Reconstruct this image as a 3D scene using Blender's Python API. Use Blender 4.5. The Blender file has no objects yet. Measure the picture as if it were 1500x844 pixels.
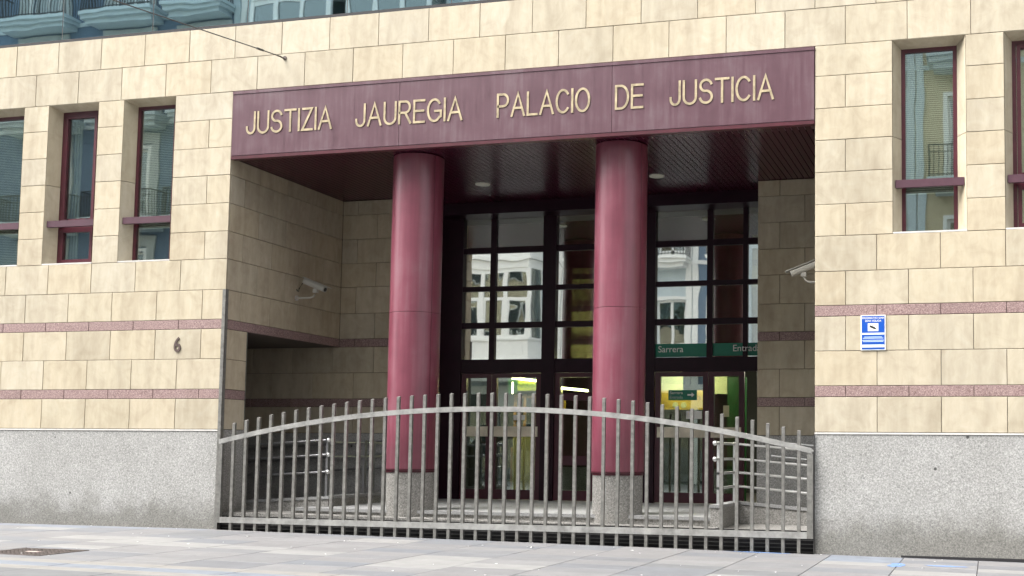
import bpy, bmesh, math, random
from mathutils import Vector, Matrix
random.seed(7)
scene = bpy.context.scene
COL = scene.collection

# ------------------------------------------------------------------ camera
PIT, YAW, ROL = 0.0735, 0.25467, 0.00901
F_PX = 1728.9
cam_d = bpy.data.cameras.new('camera')
cam = bpy.data.objects.new('camera', cam_d)
COL.objects.link(cam)
cy_, sy_ = math.cos(YAW), math.sin(YAW)
fw = Vector((-sy_*math.cos(PIT), cy_*math.cos(PIT), math.sin(PIT)))
rt = Vector((cy_, sy_, 0.0))
up = rt.cross(fw)
r2 = rt*math.cos(ROL) + up*math.sin(ROL)
u2 = -rt*math.sin(ROL) + up*math.cos(ROL)
M = Matrix((r2, u2, -fw)).transposed().to_4x4()
M.translation = Vector((12.12695, -16.70131, 1.35108))
cam.matrix_world = M
cam_d.sensor_width = 36.0
cam_d.lens = F_PX/1500*36
cam_d.shift_x = -(1002.55-750)/1500
cam_d.shift_y = (533.44-422)/1500
cam_d.clip_end = 500
scene.camera = cam
scene.render.resolution_x = 1024
scene.render.resolution_y = 576

# ------------------------------------------------------------------ world, sun, exposure
SUN_EL, SUN_AZ = math.radians(56), math.radians(238)   # azimuth clockwise from +y: light arrives from the street side, a little from the left
w = bpy.data.worlds.new('World'); scene.world = w; w.use_nodes = True
nt = w.node_tree
bg = nt.nodes['Background']
sky = nt.nodes.new('ShaderNodeTexSky')
sky.sky_type = 'NISHITA'; sky.sun_disc = False
sky.sun_elevation = SUN_EL; sky.sun_rotation = SUN_AZ
sky.air_density = 1.0; sky.dust_density = 6.0; sky.ozone_density = 0.6
hs = nt.nodes.new('ShaderNodeHueSaturation'); hs.inputs['Saturation'].default_value = 0.12
nt.links.new(sky.outputs[0], hs.inputs['Color'])
nt.links.new(hs.outputs[0], bg.inputs['Color'])
bg.inputs['Strength'].default_value = 0.15
sd = bpy.data.lights.new('sun', 'SUN'); sd.energy = 1.35; sd.angle = math.radians(40); sd.color = (1.0, 0.965, 0.91)
sun = bpy.data.objects.new('sun', sd); COL.objects.link(sun)
sdir = Vector((math.sin(SUN_AZ)*math.cos(SUN_EL), math.cos(SUN_AZ)*math.cos(SUN_EL), math.sin(SUN_EL)))
sun.rotation_euler = sdir.to_track_quat('Z', 'Y').to_euler()
scene.view_settings.view_transform = 'Standard'
scene.view_settings.look = 'None'
scene.view_settings.exposure = 1.93
scene.view_settings.gamma = 1.0
scene.render.engine = 'CYCLES'
scene.cycles.max_bounces = 10
scene.cycles.transparent_max_bounces = 16
scene.cycles.glossy_bounces = 5

# ------------------------------------------------------------------ materials
def new_mat(name):
    m = bpy.data.materials.new(name); m.use_nodes = True
    n = m.node_tree; b = n.nodes['Principled BSDF']
    return m, n, b
def N(n, t, **kw):
    x = n.nodes.new(t)
    for k, v in kw.items():
        if k in x.inputs.keys(): x.inputs[k].default_value = v
        else: setattr(x, k, v)
    return x
def ramp(n, stops):
    r = n.nodes.new('ShaderNodeValToRGB'); e = r.color_ramp.elements
    e[0].position, e[0].color = stops[0][0], (*stops[0][1], 1)
    e[1].position, e[1].color = stops[1][0], (*stops[1][1], 1)
    for p, c in stops[2:]:
        k = e.new(p); k.color = (*c, 1)
    return r
def coords(n, scale=(1, 1, 1), rnd=True):
    tc = n.nodes.new('ShaderNodeTexCoord')
    mp = n.nodes.new('ShaderNodeMapping'); mp.inputs['Scale'].default_value = scale
    if rnd:
        oi = n.nodes.new('ShaderNodeObjectInfo')
        ml = n.nodes.new('ShaderNodeMath'); ml.operation = 'MULTIPLY'; ml.inputs[1].default_value = 37.0
        va = n.nodes.new('ShaderNodeVectorMath'); va.operation = 'ADD'
        n.links.new(oi.outputs['Random'], ml.inputs[0])
        n.links.new(tc.outputs['Object'], va.inputs[0]); n.links.new(ml.outputs[0], va.inputs[1])
        n.links.new(va.outputs[0], mp.inputs['Vector'])
    else:
        n.links.new(tc.outputs['Object'], mp.inputs['Vector'])
    return mp
def plain(name, col, rough=0.6, metal=0.0, var=0.12, scale=6.0, bump=0.0, coat=0.0, spec=0.5):
    m, n, b = new_mat(name)
    mp = coords(n)
    nz = N(n, 'ShaderNodeTexNoise', Scale=scale, Detail=5.0, Roughness=0.6)
    n.links.new(mp.outputs[0], nz.inputs['Vector'])
    lo = tuple(max(0, c*(1-var)) for c in col); hi = tuple(min(1, c*(1+var)) for c in col)
    r = ramp(n, [(0.3, lo), (0.7, hi)])
    n.links.new(nz.outputs['Fac'], r.inputs[0]); n.links.new(r.outputs[0], b.inputs['Base Color'])
    b.inputs['Roughness'].default_value = rough; b.inputs['Metallic'].default_value = metal
    b.inputs['Specular IOR Level'].default_value = spec
    b.inputs['Coat Weight'].default_value = coat; b.inputs['Coat Roughness'].default_value = 0.25
    if bump:
        bp = N(n, 'ShaderNodeBump', Strength=bump, Distance=0.01)
        n.links.new(nz.outputs['Fac'], bp.inputs['Height']); n.links.new(bp.outputs[0], b.inputs['Normal'])
    return m

def limestone():
    m, n, b = new_mat('limestone')
    mp = coords(n, (1, 1, 1))
    mps = coords(n, (5, 5, 1.2))
    big = N(n, 'ShaderNodeTexNoise', Scale=3.2, Detail=6.0, Roughness=0.62, Distortion=1.2)
    stk = N(n, 'ShaderNodeTexNoise', Scale=1.6, Detail=4.0, Roughness=0.6)
    fin = N(n, 'ShaderNodeTexNoise', Scale=55.0, Detail=3.0, Roughness=0.7)
    n.links.new(mp.outputs[0], big.inputs['Vector']); n.links.new(mps.outputs[0], stk.inputs['Vector']); n.links.new(mp.outputs[0], fin.inputs['Vector'])
    r1 = ramp(n, [(0.26, (0.385, 0.336, 0.250)), (0.76, (0.480, 0.438, 0.345)), (0.5, (0.446, 0.396, 0.300))])
    n.links.new(big.outputs['Fac'], r1.inputs[0])
    r2_ = ramp(n, [(0.33, (0.88, 0.87, 0.86)), (0.6, (1.01, 1.01, 1.01))])
    n.links.new(stk.outputs['Fac'], r2_.inputs[0])
    mx = N(n, 'ShaderNodeMixRGB', blend_type='MULTIPLY', Fac=1.0)
    n.links.new(r1.outputs[0], mx.inputs[1]); n.links.new(r2_.outputs[0], mx.inputs[2])
    oi = n.nodes.new('ShaderNodeObjectInfo')
    r3 = ramp(n, [(0.0, (0.90, 0.885, 0.86)), (1.0, (1.04, 1.04, 1.05)), (0.5, (1.0, 0.985, 0.95)), (0.25, (0.975, 0.975, 0.985)), (0.75, (1.0, 0.965, 0.915))])
    n.links.new(oi.outputs['Random'], r3.inputs[0])
    m2 = N(n, 'ShaderNodeMixRGB', blend_type='MULTIPLY', Fac=1.0)
    n.links.new(mx.outputs[0], m2.inputs[1]); n.links.new(r3.outputs[0], m2.inputs[2])
    # small dark pits
    vo = N(n, 'ShaderNodeTexVoronoi', Scale=9.0)
    n.links.new(mp.outputs[0], vo.inputs['Vector'])
    r4 = ramp(n, [(0.0, (0.55, 0.5, 0.45)), (0.06, (1, 1, 1))])
    n.links.new(vo.outputs['Distance'], r4.inputs[0])
    m3 = N(n, 'ShaderNodeMixRGB', blend_type='MULTIPLY', Fac=0.35)
    n.links.new(m2.outputs[0], m3.inputs[1]); n.links.new(r4.outputs[0], m3.inputs[2])
    # rain streaks and soot running over many stones
    ge = n.nodes.new('ShaderNodeNewGeometry'); mg = n.nodes.new('ShaderNodeMapping'); mg.inputs['Scale'].default_value = (1.6, 1.6, 0.22)
    n.links.new(ge.outputs['Position'], mg.inputs['Vector'])
    wn = N(n, 'ShaderNodeTexNoise', Scale=1.5, Detail=7.0, Roughness=0.62); n.links.new(mg.outputs[0], wn.inputs['Vector'])
    r7 = ramp(n, [(0.34, (0.80, 0.785, 0.765)), (0.55, (1, 1, 1))]); n.links.new(wn.outputs['Fac'], r7.inputs[0])
    m7 = N(n, 'ShaderNodeMixRGB', blend_type='MULTIPLY', Fac=0.7); n.links.new(m3.outputs[0], m7.inputs[1]); n.links.new(r7.outputs[0], m7.inputs[2])
    n.links.new(m7.outputs[0], b.inputs['Base Color'])
    bp = N(n, 'ShaderNodeBump', Strength=0.25, Distance=0.004)
    n.links.new(fin.outputs['Fac'], bp.inputs['Height']); n.links.new(bp.outputs[0], b.inputs['Normal'])
    b.inputs['Roughness'].default_value = 0.75
    return m
def granite(name, dark, mid, light, sc=60.0, stain=None, rnd=True, bump=0.15):
    m, n, b = new_mat(name)
    mp = coords(n, (1, 1, 1), rnd)
    v = N(n, 'ShaderNodeTexNoise', Scale=sc, Detail=2.5, Roughness=0.75, Distortion=0.8)
    n.links.new(mp.outputs[0], v.inputs['Vector'])
    r = ramp(n, [(0.33, dark), (0.66, light), (0.5, mid)])
    n.links.new(v.outputs['Fac'], r.inputs[0])
    big = N(n, 'ShaderNodeTexNoise', Scale=1.3, Detail=4.0, Roughness=0.6)
    n.links.new(mp.outputs[0], big.inputs['Vector'])
    r2_ = ramp(n, [(0.3, (0.88, 0.88, 0.87)), (0.7, (1.06, 1.06, 1.06))])
    n.links.new(big.outputs['Fac'], r2_.inputs[0])
    mx = N(n, 'ShaderNodeMixRGB', blend_type='MULTIPLY', Fac=1.0)
    n.links.new(r.outputs[0], mx.inputs[1]); n.links.new(r2_.outputs[0], mx.inputs[2])
    out = mx.outputs[0]
    if stain:   # splash dirt with an uneven upper edge, just above the pavement
        tc = n.nodes.new('ShaderNodeNewGeometry')
        sp = n.nodes.new('ShaderNodeSeparateXYZ'); n.links.new(tc.outputs['Position'], sp.inputs[0])
        n3 = N(n, 'ShaderNodeTexNoise', Scale=2.2, Detail=6.0, Roughness=0.65)
        n.links.new(tc.outputs['Position'], n3.inputs['Vector'])
        ad = n.nodes.new('ShaderNodeMath'); ad.operation = 'MULTIPLY_ADD'; ad.inputs[1].default_value = -0.9
        n.links.new(n3.outputs['Fac'], ad.inputs[0]); n.links.new(sp.outputs['Z'], ad.inputs[2])
        r5 = ramp(n, [(0.0, stain), (0.38, (1, 1, 1))])
        md = n.nodes.new('ShaderNodeMath'); md.operation = 'ADD'; md.inputs[1].default_value = 0.27
        n.links.new(ad.outputs[0], md.inputs[0]); n.links.new(md.outputs[0], r5.inputs[0])
        m5 = N(n, 'ShaderNodeMixRGB', blend_type='MULTIPLY', Fac=1.0)
        n.links.new(out, m5.inputs[1]); n.links.new(r5.outputs[0], m5.inputs[2])
        vp = N(n, 'ShaderNodeTexVoronoi', Scale=1.7); n.links.new(tc.outputs['Position'], vp.inputs['Vector'])
        r8 = ramp(n, [(0.0, (0.12, 0.12, 0.11)), (0.045, (1, 1, 1)), (0.03, (0.2, 0.2, 0.2))]); n.links.new(vp.outputs['Distance'], r8.inputs[0])
        m8 = N(n, 'ShaderNodeMixRGB', blend_type='MULTIPLY', Fac=1.0); n.links.new(m5.outputs[0], m8.inputs[1]); n.links.new(r8.outputs[0], m8.inputs[2])
        out = m8.outputs[0]
    n.links.new(out, b.inputs['Base Color'])
    b.inputs['Roughness'].default_value = 0.7
    bp = N(n, 'ShaderNodeBump', Strength=bump, Distance=0.003)
    n.links.new(v.outputs['Fac'], bp.inputs['Height']); n.links.new(bp.outputs[0], b.inputs['Normal'])
    return m
def maroon(name, col, rough, coat, streak=0.25, vert=True):
    m, n, b = new_mat(name)
    mp = coords(n, (9, 9, 0.5) if vert else (1, 1, 1), False)
    mq = coords(n, (1, 1, 1), False)
    a = N(n, 'ShaderNodeTexNoise', Scale=1.5, Detail=6.0, Roughness=0.65)
    c = N(n, 'ShaderNodeTexNoise', Scale=1.7, Detail=5.0, Roughness=0.6)
    n.links.new(mp.outputs[0], a.inputs['Vector']); n.links.new(mq.outputs[0], c.inputs['Vector'])
    mixn = N(n, 'ShaderNodeMixRGB', Fac=0.5); n.links.new(a.outputs['Fac'], mixn.inputs[1]); n.links.new(c.outputs['Fac'], mixn.inputs[2])
    dusty = tuple(x + (0.38-x)*0.45 for x in col)
    r = ramp(n, [(0.35, tuple(x*(1-streak) for x in col)), (0.68, tuple(x*(1-streak)+d*streak for x, d in zip(col, dusty))), (0.5, col)])
    n.links.new(mixn.outputs[0], r.inputs[0]); n.links.new(r.outputs[0], b.inputs['Base Color'])
    rr = ramp(n, [(0.3, (rough*0.8,)*3), (0.7, (min(1, rough*1.25),)*3)])
    n.links.new(mixn.outputs[0], rr.inputs[0]); n.links.new(rr.outputs[0], b.inputs['Roughness'])
    b.inputs['Coat Weight'].default_value = coat; b.inputs['Coat Roughness'].default_value = 0.3
    b.inputs['Specular IOR Level'].default_value = 0.7
    bp = N(n, 'ShaderNodeBump', Strength=0.06, Distance=0.02)
    n.links.new(c.outputs['Fac'], bp.inputs['Height']); n.links.new(bp.outputs[0], b.inputs['Normal'])
    return m
def glass(name, refl, tint, trans, wave=0.02):
    m, n, b = new_mat(name); n.nodes.remove(b)
    out = n.nodes['Material Output']
    g = N(n, 'ShaderNodeBsdfGlossy', Roughness=0.015); g.inputs['Color'].default_value = (*tint, 1)
    t = n.nodes.new('ShaderNodeBsdfTransparent'); t.inputs['Color'].default_value = (*trans, 1)
    lw = N(n, 'ShaderNodeLayerWeight', Blend=0.25)
    md = n.nodes.new('ShaderNodeMath'); md.operation = 'MAXIMUM'; md.inputs[1].default_value = refl
    n.links.new(lw.outputs['Fresnel'], md.inputs[0])
    mx = n.nodes.new('ShaderNodeMixShader')
    n.links.new(md.outputs[0], mx.inputs[0]); n.links.new(t.outputs[0], mx.inputs[1]); n.links.new(g.outputs[0], mx.inputs[2])
    mp = coords(n, (1, 1, 1))
    nz = N(n, 'ShaderNodeTexNoise', Scale=1.4, Detail=1.0)
    n.links.new(mp.outputs[0], nz.inputs['Vector'])
    bp = N(n, 'ShaderNodeBump', Strength=1.0, Distance=wave)
    n.links.new(nz.outputs['Fac'], bp.inputs['Height']); n.links.new(bp.outputs[0], g.inputs['Normal'])
    n.links.new(mx.outputs[0], out.inputs['Surface'])
    return m
def emis(name, col, s):
    m, n, b = new_mat(name)
    b.inputs['Base Color'].default_value = (*col, 1); b.inputs['Emission Color'].default_value = (*col, 1); b.inputs['Emission Strength'].default_value = s
    return m

LIME = limestone()
REDG = granite('pink_granite', (0.11, 0.060, 0.060), (0.25, 0.165, 0.155), (0.40, 0.30, 0.285), 70, bump=0.1)
GREYG = granite('grey_granite', (0.17, 0.17, 0.165), (0.295, 0.292, 0.283), (0.45, 0.445, 0.43), 46, stain=(0.58, 0.57, 0.54), rnd=False, bump=0.3)
GREYD = granite('grey_granite_steps', (0.13, 0.125, 0.118), (0.26, 0.25, 0.235), (0.42, 0.41, 0.385), 45)
MORTAR = plain('dark_joint', (0.10, 0.080, 0.065), 0.9)
CORE = plain('core_wall', (0.16, 0.14, 0.12), 0.9)
PALE = plain('pale_edge', (0.55, 0.53, 0.50), 0.6)
BEAM = maroon('maroon_metal_panel', (0.076, 0.023, 0.037), 0.42, 0.22, 0.24)
COLM = maroon('maroon_column_paint', (0.165, 0.033, 0.056), 0.40, 0.22, 0.24)
FRAME = plain('maroon_frame', (0.062, 0.007, 0.015), 0.4, var=0.2, coat=0.2)
DOORF = plain('door_maroon_frame', (0.048, 0.005, 0.014), 0.4, var=0.2, coat=0.15)
DKFRAME = plain('dark_maroon_frame', (0.014, 0.0025, 0.008), 0.42, var=0.2, spec=0.25)
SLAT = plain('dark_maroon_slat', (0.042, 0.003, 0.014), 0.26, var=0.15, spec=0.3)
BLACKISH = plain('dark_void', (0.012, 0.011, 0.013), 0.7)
BARM = plain('maroon_cross_bar', (0.070, 0.028, 0.042), 0.45, coat=0.2)
STEEL = plain('galvanised_steel', (0.185, 0.181, 0.168), 0.50, 0.45, var=0.30, scale=14, bump=0.15)
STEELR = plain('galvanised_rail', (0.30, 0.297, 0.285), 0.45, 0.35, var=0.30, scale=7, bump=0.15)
INOX = plain('stainless_steel', (0.72, 0.72, 0.71), 0.33, 0.8, var=0.08, scale=20)
DARKST = plain('dark_steel', (0.09, 0.088, 0.085), 0.5, 0.5)
LETTER = plain('aged_bronze_letter', (0.38, 0.31, 0.20), 0.45, 0.35, var=0.35, scale=9)
LETSIDE = plain('letter_edge', (0.07, 0.045, 0.04), 0.5, 0.3)
G_CURT = glass('screen_glass', 0.66, (0.97, 1.0, 1.0), (0.80, 0.83, 0.66), 0.0011)
G_DOOR = glass('door_glass', 0.22, (0.85, 0.95, 0.95), (0.75, 0.80, 0.68), 0.0007)
G_WIN = glass('window_glass', 0.27, (0.90, 1.0, 1.0), (0.86, 0.90, 0.84), 0.001)
G_BAND = glass('blue_band_glass', 0.75, (0.58, 0.78, 0.84), (0.20, 0.28, 0.32), 0.0012)
G_OPP = glass('opposite_glass', 0.25, (0.8, 0.85, 0.85), (0.45, 0.5, 0.48), 0.01)
BLIND = plain('pale_blind_slat', (0.70, 0.70, 0.62), 0.6)
CURTAIN = plain('white_curtain', (0.72, 0.72, 0.66), 0.9)
WHITE = plain('white_paint', (0.80, 0.80, 0.78), 0.5, var=0.04)
OFFW = plain('camera_housing', (0.42, 0.41, 0.37), 0.45, var=0.06)
BLACK = plain('black_plastic', (0.02, 0.02, 0.02), 0.5)
SIGNB = plain('sign_blue', (0.006, 0.075, 0.40), 0.35, var=0.03)
GREENV = plain('green_vinyl', (0.010, 0.16, 0.10), 0.4, var=0.05)
CREAM = plain('cream_interior', (0.42, 0.41, 0.20), 0.8, var=0.06)
GREENP = plain('green_panel', (0.010, 0.085, 0.018), 0.4)
WOOD = plain('orange_wood', (0.42, 0.20, 0.06), 0.5, var=0.2)
YELLOW = plain('yellow_sign', (0.55, 0.36, 0.03), 0.5, var=0.05)
FLOORI = plain('interior_floor', (0.16, 0.15, 0.13), 0.3)
TUBE = emis('lit_tube', (1.0, 0.93, 0.55), 6.0)
PUSH = plain('brushed_push_plate', (0.62, 0.56, 0.45), 0.35, 0.4, var=0.25, scale=3)
PAPER = plain('paper', (0.70, 0.70, 0.68), 0.8, var=0.04)
LAMPG = plain('lamp_lens', (0.60, 0.60, 0.52), 0.4)
RUST = plain('rusty_iron', (0.085, 0.068, 0.062), 0.6, 0.3, var=0.35, scale=18, bump=0.4)
BLUEP = plain('blue_spray_paint', (0.10, 0.17, 0.32), 0.6)
INK = plain('brown_number_paint', (0.075, 0.048, 0.042), 0.6)

# ------------------------------------------------------------------ mesh helpers
class MB:
    def __init__(s): s.v = []; s.f = []; s.mi = []
    def quadbox(s, pts, mi=0):
        k = len(s.v); s.v += [tuple(p) for p in pts]
        for f in ((0,3,2,1),(4,5,6,7),(0,1,5,4),(1,2,6,5),(2,3,7,6),(3,0,4,7)):
            s.f.append(tuple(k+i for i in f)); s.mi.append(mi)
    def box(s, x0, x1, y0, y1, z0, z1, mi=0):
        s.quadbox([(x0,y0,z0),(x1,y0,z0),(x1,y1,z0),(x0,y1,z0),(x0,y0,z1),(x1,y0,z1),(x1,y1,z1),(x0,y1,z1)], mi); return s
    def prism(s, poly, z0, z1, mi=0):
        k = len(s.v); n = len(poly)
        s.v += [(x, y, z0) for x, y in poly] + [(x, y, z1) for x, y in poly]
        s.f.append(tuple(k+i for i in reversed(range(n)))); s.f.append(tuple(k+n+i for i in range(n)))
        s.mi += [mi, mi]
        for i in range(n):
            j = (i+1) % n; s.f.append((k+i, k+j, k+n+j, k+n+i)); s.mi.append(mi)
        return s
    def tube(s, pts, r, seg=8, mi=0, cap=True):
        pts = [Vector(p) for p in pts]; k = len(s.v); n = len(pts)
        for i, p in enumerate(pts):
            d = (pts[min(i+1, n-1)]-pts[max(i-1, 0)]).normalized()
            a = Vector((0,0,1)) if abs(d.z) < 0.9 else Vector((1,0,0))
            u = d.cross(a).normalized(); v = d.cross(u)
            for j in range(seg):
                t = 2*math.pi*j/seg; q = p + u*r*math.cos(t) + v*r*math.sin(t); s.v.append(tuple(q))
        for i in range(n-1):
            for j in range(seg):
                jj = (j+1) % seg; s.f.append((k+i*seg+j, k+i*seg+jj, k+(i+1)*seg+jj, k+(i+1)*seg+j)); s.mi.append(mi)
        if cap:
            s.f.append(tuple(k+j for j in reversed(range(seg)))); s.f.append(tuple(k+(n-1)*seg+j for j in range(seg))); s.mi += [mi, mi]
        return s
    def lathe(s, cx, cy, prof, seg=48, mi=0):
        k = len(s.v)
        for r, z in prof:
            for j in range(seg):
                t = 2*math.pi*j/seg; s.v.append((cx+r*math.cos(t), cy+r*math.sin(t), z))
        for i in range(len(prof)-1):
            for j in range(seg):
                jj = (j+1) % seg; s.f.append((k+i*seg+j, k+i*seg+jj, k+(i+1)*seg+jj, k+(i+1)*seg+j)); s.mi.append(mi)
        s.f.append(tuple(k+j for j in reversed(range(seg)))); s.f.append(tuple(k+(len(prof)-1)*seg+j for j in range(seg))); s.mi += [mi, mi]
        return s
    def mesh(s, name, mats, smooth=False):
        me = bpy.data.meshes.new(name); me.from_pydata(s.v, [], s.f); 
        for m in (mats if isinstance(mats, (list, tuple)) else [mats]): me.materials.append(m)
        for p, i in zip(me.polygons, s.mi): p.material_index = i; p.use_smooth = smooth
        bm = bmesh.new(); bm.from_mesh(me); bmesh.ops.recalc_face_normals(bm, faces=bm.faces); bm.to_mesh(me); bm.free()
        if smooth: me.set_sharp_from_angle(angle=math.radians(40))
        return me
    def build(s, name, mats, parent=None, smooth=False, **kw):
        o = bpy.data.objects.new(name, s.mesh(name, mats, smooth)); COL.objects.link(o)
        if parent: o.parent = parent
        return tag(o, **kw)
def tag(o, label=None, cat=None, group=None, kind=None):
    if label: o['label'] = label
    if cat: o['category'] = cat
    if group: o['group'] = group
    if kind: o['kind'] = kind
    return o
def empty(name, loc=(0,0,0), label=None, cat=None, group=None):
    o = bpy.data.objects.new(name, None); COL.objects.link(o); o.location = loc; o.empty_display_size = 0.2
    return tag(o, label, cat, group)
def inst(name, me, parent, loc=(0,0,0), rz=0.0):
    o = bpy.data.objects.new(name, me); COL.objects.link(o); o.location = loc; o.rotation_euler = (0,0,rz)
    if parent: o.parent = parent
    return o
def copy_tree(o, parent=None):
    c = o.copy(); COL.objects.link(c); c.parent = parent
    for ch in list(o.children): copy_tree(ch, c)
    return c
def box(name, m, parent, x0, x1, y0, y1, z0, z1, **kw):
    return MB().box(x0, x1, y0, y1, z0, z1).build(name, m, parent, **kw)
FONT = bpy.data.curves.new('font_probe', 'FONT').font
def text_mesh(ch, depth, bevel=0.0, offset=0.0):
    cu = bpy.data.curves.new('glyph', 'FONT'); cu.body = ch; cu.size = 1.0; cu.extrude = depth; cu.offset = offset
    cu.bevel_depth = bevel; cu.resolution_u = 6
    ob = bpy.data.objects.new('glyph', cu); COL.objects.link(ob)
    dg = bpy.context.evaluated_depsgraph_get(); dg.update()
    me = bpy.data.meshes.new_from_object(ob.evaluated_get(dg))
    COL.objects.unlink(ob); bpy.data.objects.remove(ob); bpy.data.curves.remove(cu)
    return me
def text_line(name, s, x0, x1, y, z0, z1, m, parent, depth=0.002, offset=0.0, **kw):
    """flat writing facing -y, fitted into a rectangle"""
    me = text_mesh(s, depth, 0.0, offset)
    xs = [v.co.x for v in me.vertices]; ys = [v.co.y for v in me.vertices]
    a, b, c, d = min(xs), max(xs), min(ys), max(ys)
    for v in me.vertices:
        px = x0+(v.co.x-a)/(b-a)*(x1-x0); pz = z0+(v.co.y-c)/(d-c)*(z1-z0)
        v.co = Vector((px, y - v.co.z, pz))
    me.materials.clear(); me.materials.append(m)
    o = bpy.data.objects.new(name, me); COL.objects.link(o)
    if parent: o.parent = parent
    return tag(o, **kw)

# ------------------------------------------------------------------ measured levels
W = 9.698; L = W/11; D = 3.515; P = 4.70
Z5, Z4, Z3, Z2, Z1, Z0 = 1.635, 2.135, 2.291, 2.787, 3.282, 3.438
ZR = [3.438, 3.928, 4.439, 4.899, 5.368, 5.839, 6.306, 6.784, 7.237, 7.801, 8.349]
SOF = 6.12
def gz(x): return 0.025 if x < 0 else 0.025-0.0105*x          # the pavement falls gently to the right
XL, XR = -5.6, 13.9

# ------------------------------------------------------------------ ground (setting)
def sheet(name, x0, x1, y0, y1, dz, m, steps=14, **kw):
    mb = MB()
    for i in range(steps+1):
        x = x0+(x1-x0)*i/steps
        mb.v += [(x, y0, gz(x)+dz), (x, y1, gz(x)+dz)]
    for i in range(steps):
        mb.f.append((2*i, 2*i+2, 2*i+3, 2*i+1)); mb.mi.append(0)
    return mb.build(name, m, **kw)
def paving_mat():
    m, n, b = new_mat('paving_stone')
    mp = coords(n); nz = N(n, 'ShaderNodeTexNoise', Scale=2.5, Detail=8.0, Roughness=0.7)
    fi = N(n, 'ShaderNodeTexNoise', Scale=70.0, Detail=3.0, Roughness=0.7)
    n.links.new(mp.outputs[0], nz.inputs['Vector']); n.links.new(mp.outputs[0], fi.inputs['Vector'])
    oi = n.nodes.new('ShaderNodeObjectInfo')
    r = ramp(n, [(0.0, (0.112, 0.113, 0.120)), (1.0, (0.152, 0.150, 0.152)), (0.4, (0.132, 0.131, 0.135)), (0.15, (0.114, 0.120, 0.132)), (0.75, (0.143, 0.139, 0.140))])
    n.links.new(oi.outputs['Random'], r.inputs[0])
    r2_ = ramp(n, [(0.3, (0.84, 0.84, 0.84)), (0.7, (1.08, 1.08, 1.08))]); n.links.new(nz.outputs['Fac'], r2_.inputs[0])
    mx = N(n, 'ShaderNodeMixRGB', blend_type='MULTIPLY', Fac=1.0)
    n.links.new(r.outputs[0], mx.inputs[1]); n.links.new(r2_.outputs[0], mx.inputs[2])
    r3 = ramp(n, [(0.35, (0.9, 0.9, 0.9)), (0.65, (1.05, 1.05, 1.05))]); n.links.new(fi.outputs['Fac'], r3.inputs[0])
    m4 = N(n, 'ShaderNodeMixRGB', blend_type='MULTIPLY', Fac=1.0)
    n.links.new(mx.outputs[0], m4.inputs[1]); n.links.new(r3.outputs[0], m4.inputs[2])
    vo = N(n, 'ShaderNodeTexVoronoi', Scale=2.6); n.links.new(mp.outputs[0], vo.inputs['Vector'])
    r6 = ramp(n, [(0.0, (0.62, 0.62, 0.63)), (0.075, (1, 1, 1)), (0.05, (0.7, 0.7, 0.7))]); n.links.new(vo.outputs['Distance'], r6.inputs[0])
    m6 = N(n, 'ShaderNodeMixRGB', blend_type='MULTIPLY', Fac=0.8); n.links.new(m4.outputs[0], m6.inputs[1]); n.links.new(r6.outputs[0], m6.inputs[2])
    n.links.new(m6.outputs[0], b.inputs['Base Color']); b.inputs['Roughness'].default_value = 0.7
    bp = N(n, 'ShaderNodeBump', Strength=0.2, Distance=0.003)
    n.links.new(fi.outputs['Fac'], bp.inputs['Height']); n.links.new(bp.outputs[0], b.inputs['Normal'])
    return m
PAVE = paving_mat()
PAVW = plain('pale_paving_stone', (0.172, 0.170, 0.166), 0.7, var=0.12, scale=4)
PAVC = plain('cream_paving_strip', (0.165, 0.157, 0.146), 0.7, var=0.12, scale=4)
PAVB = plain('blue_grey_paving_strip', (0.122, 0.136, 0.160), 0.7, var=0.16, scale=4)
PAVD = plain('dark_grey_paving_stone', (0.102, 0.104, 0.108), 0.7, var=0.12, scale=4)
JOINT = plain('paving_joint', (0.07, 0.068, 0.066), 0.9)
def brickpave():
    m, n, b = new_mat('far_paving')
    mp = coords(n, (1, 1, 1), False)
    br = N(n, 'ShaderNodeTexBrick', Scale=1.0)
    br.inputs['Color1'].default_value = (0.145, 0.145, 0.15, 1); br.inputs['Color2'].default_value = (0.17, 0.168, 0.17, 1)
    br.inputs['Mortar'].default_value = (0.15, 0.15, 0.14, 1); br.inputs['Mortar Size'].default_value = 0.006
    br.inputs['Brick Width'].default_value = 1.0; br.inputs['Row Height'].default_value = 0.5
    n.links.new(mp.outputs[0], br.inputs['Vector']); n.links.new(br.outputs['Color'], b.inputs['Base Color']); b.inputs['Roughness'].default_value = 0.75
    return m
ground = sheet('ground', -70, 80, -60, 40, -0.30, plain('earth', (0.2, 0.19, 0.17), 0.9), kind='structure')
pav = sheet('pavement', -32, 40, -20.0, -0.085, -0.016, JOINT, steps=30, kind='structure')
sheet('pavement_far_left', -32, -5.4, -20.0, -0.085, -0.004, brickpave(), steps=8, kind='structure')
sheet('pavement_far_right', 14.0, 40, -20.0, -0.085, -0.004, brickpave(), steps=8, kind='structure')
sheet('street_paving', -5.4, 14.0, -20.0, -6.62, -0.004, brickpave(), steps=8, kind='structure')
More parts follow.
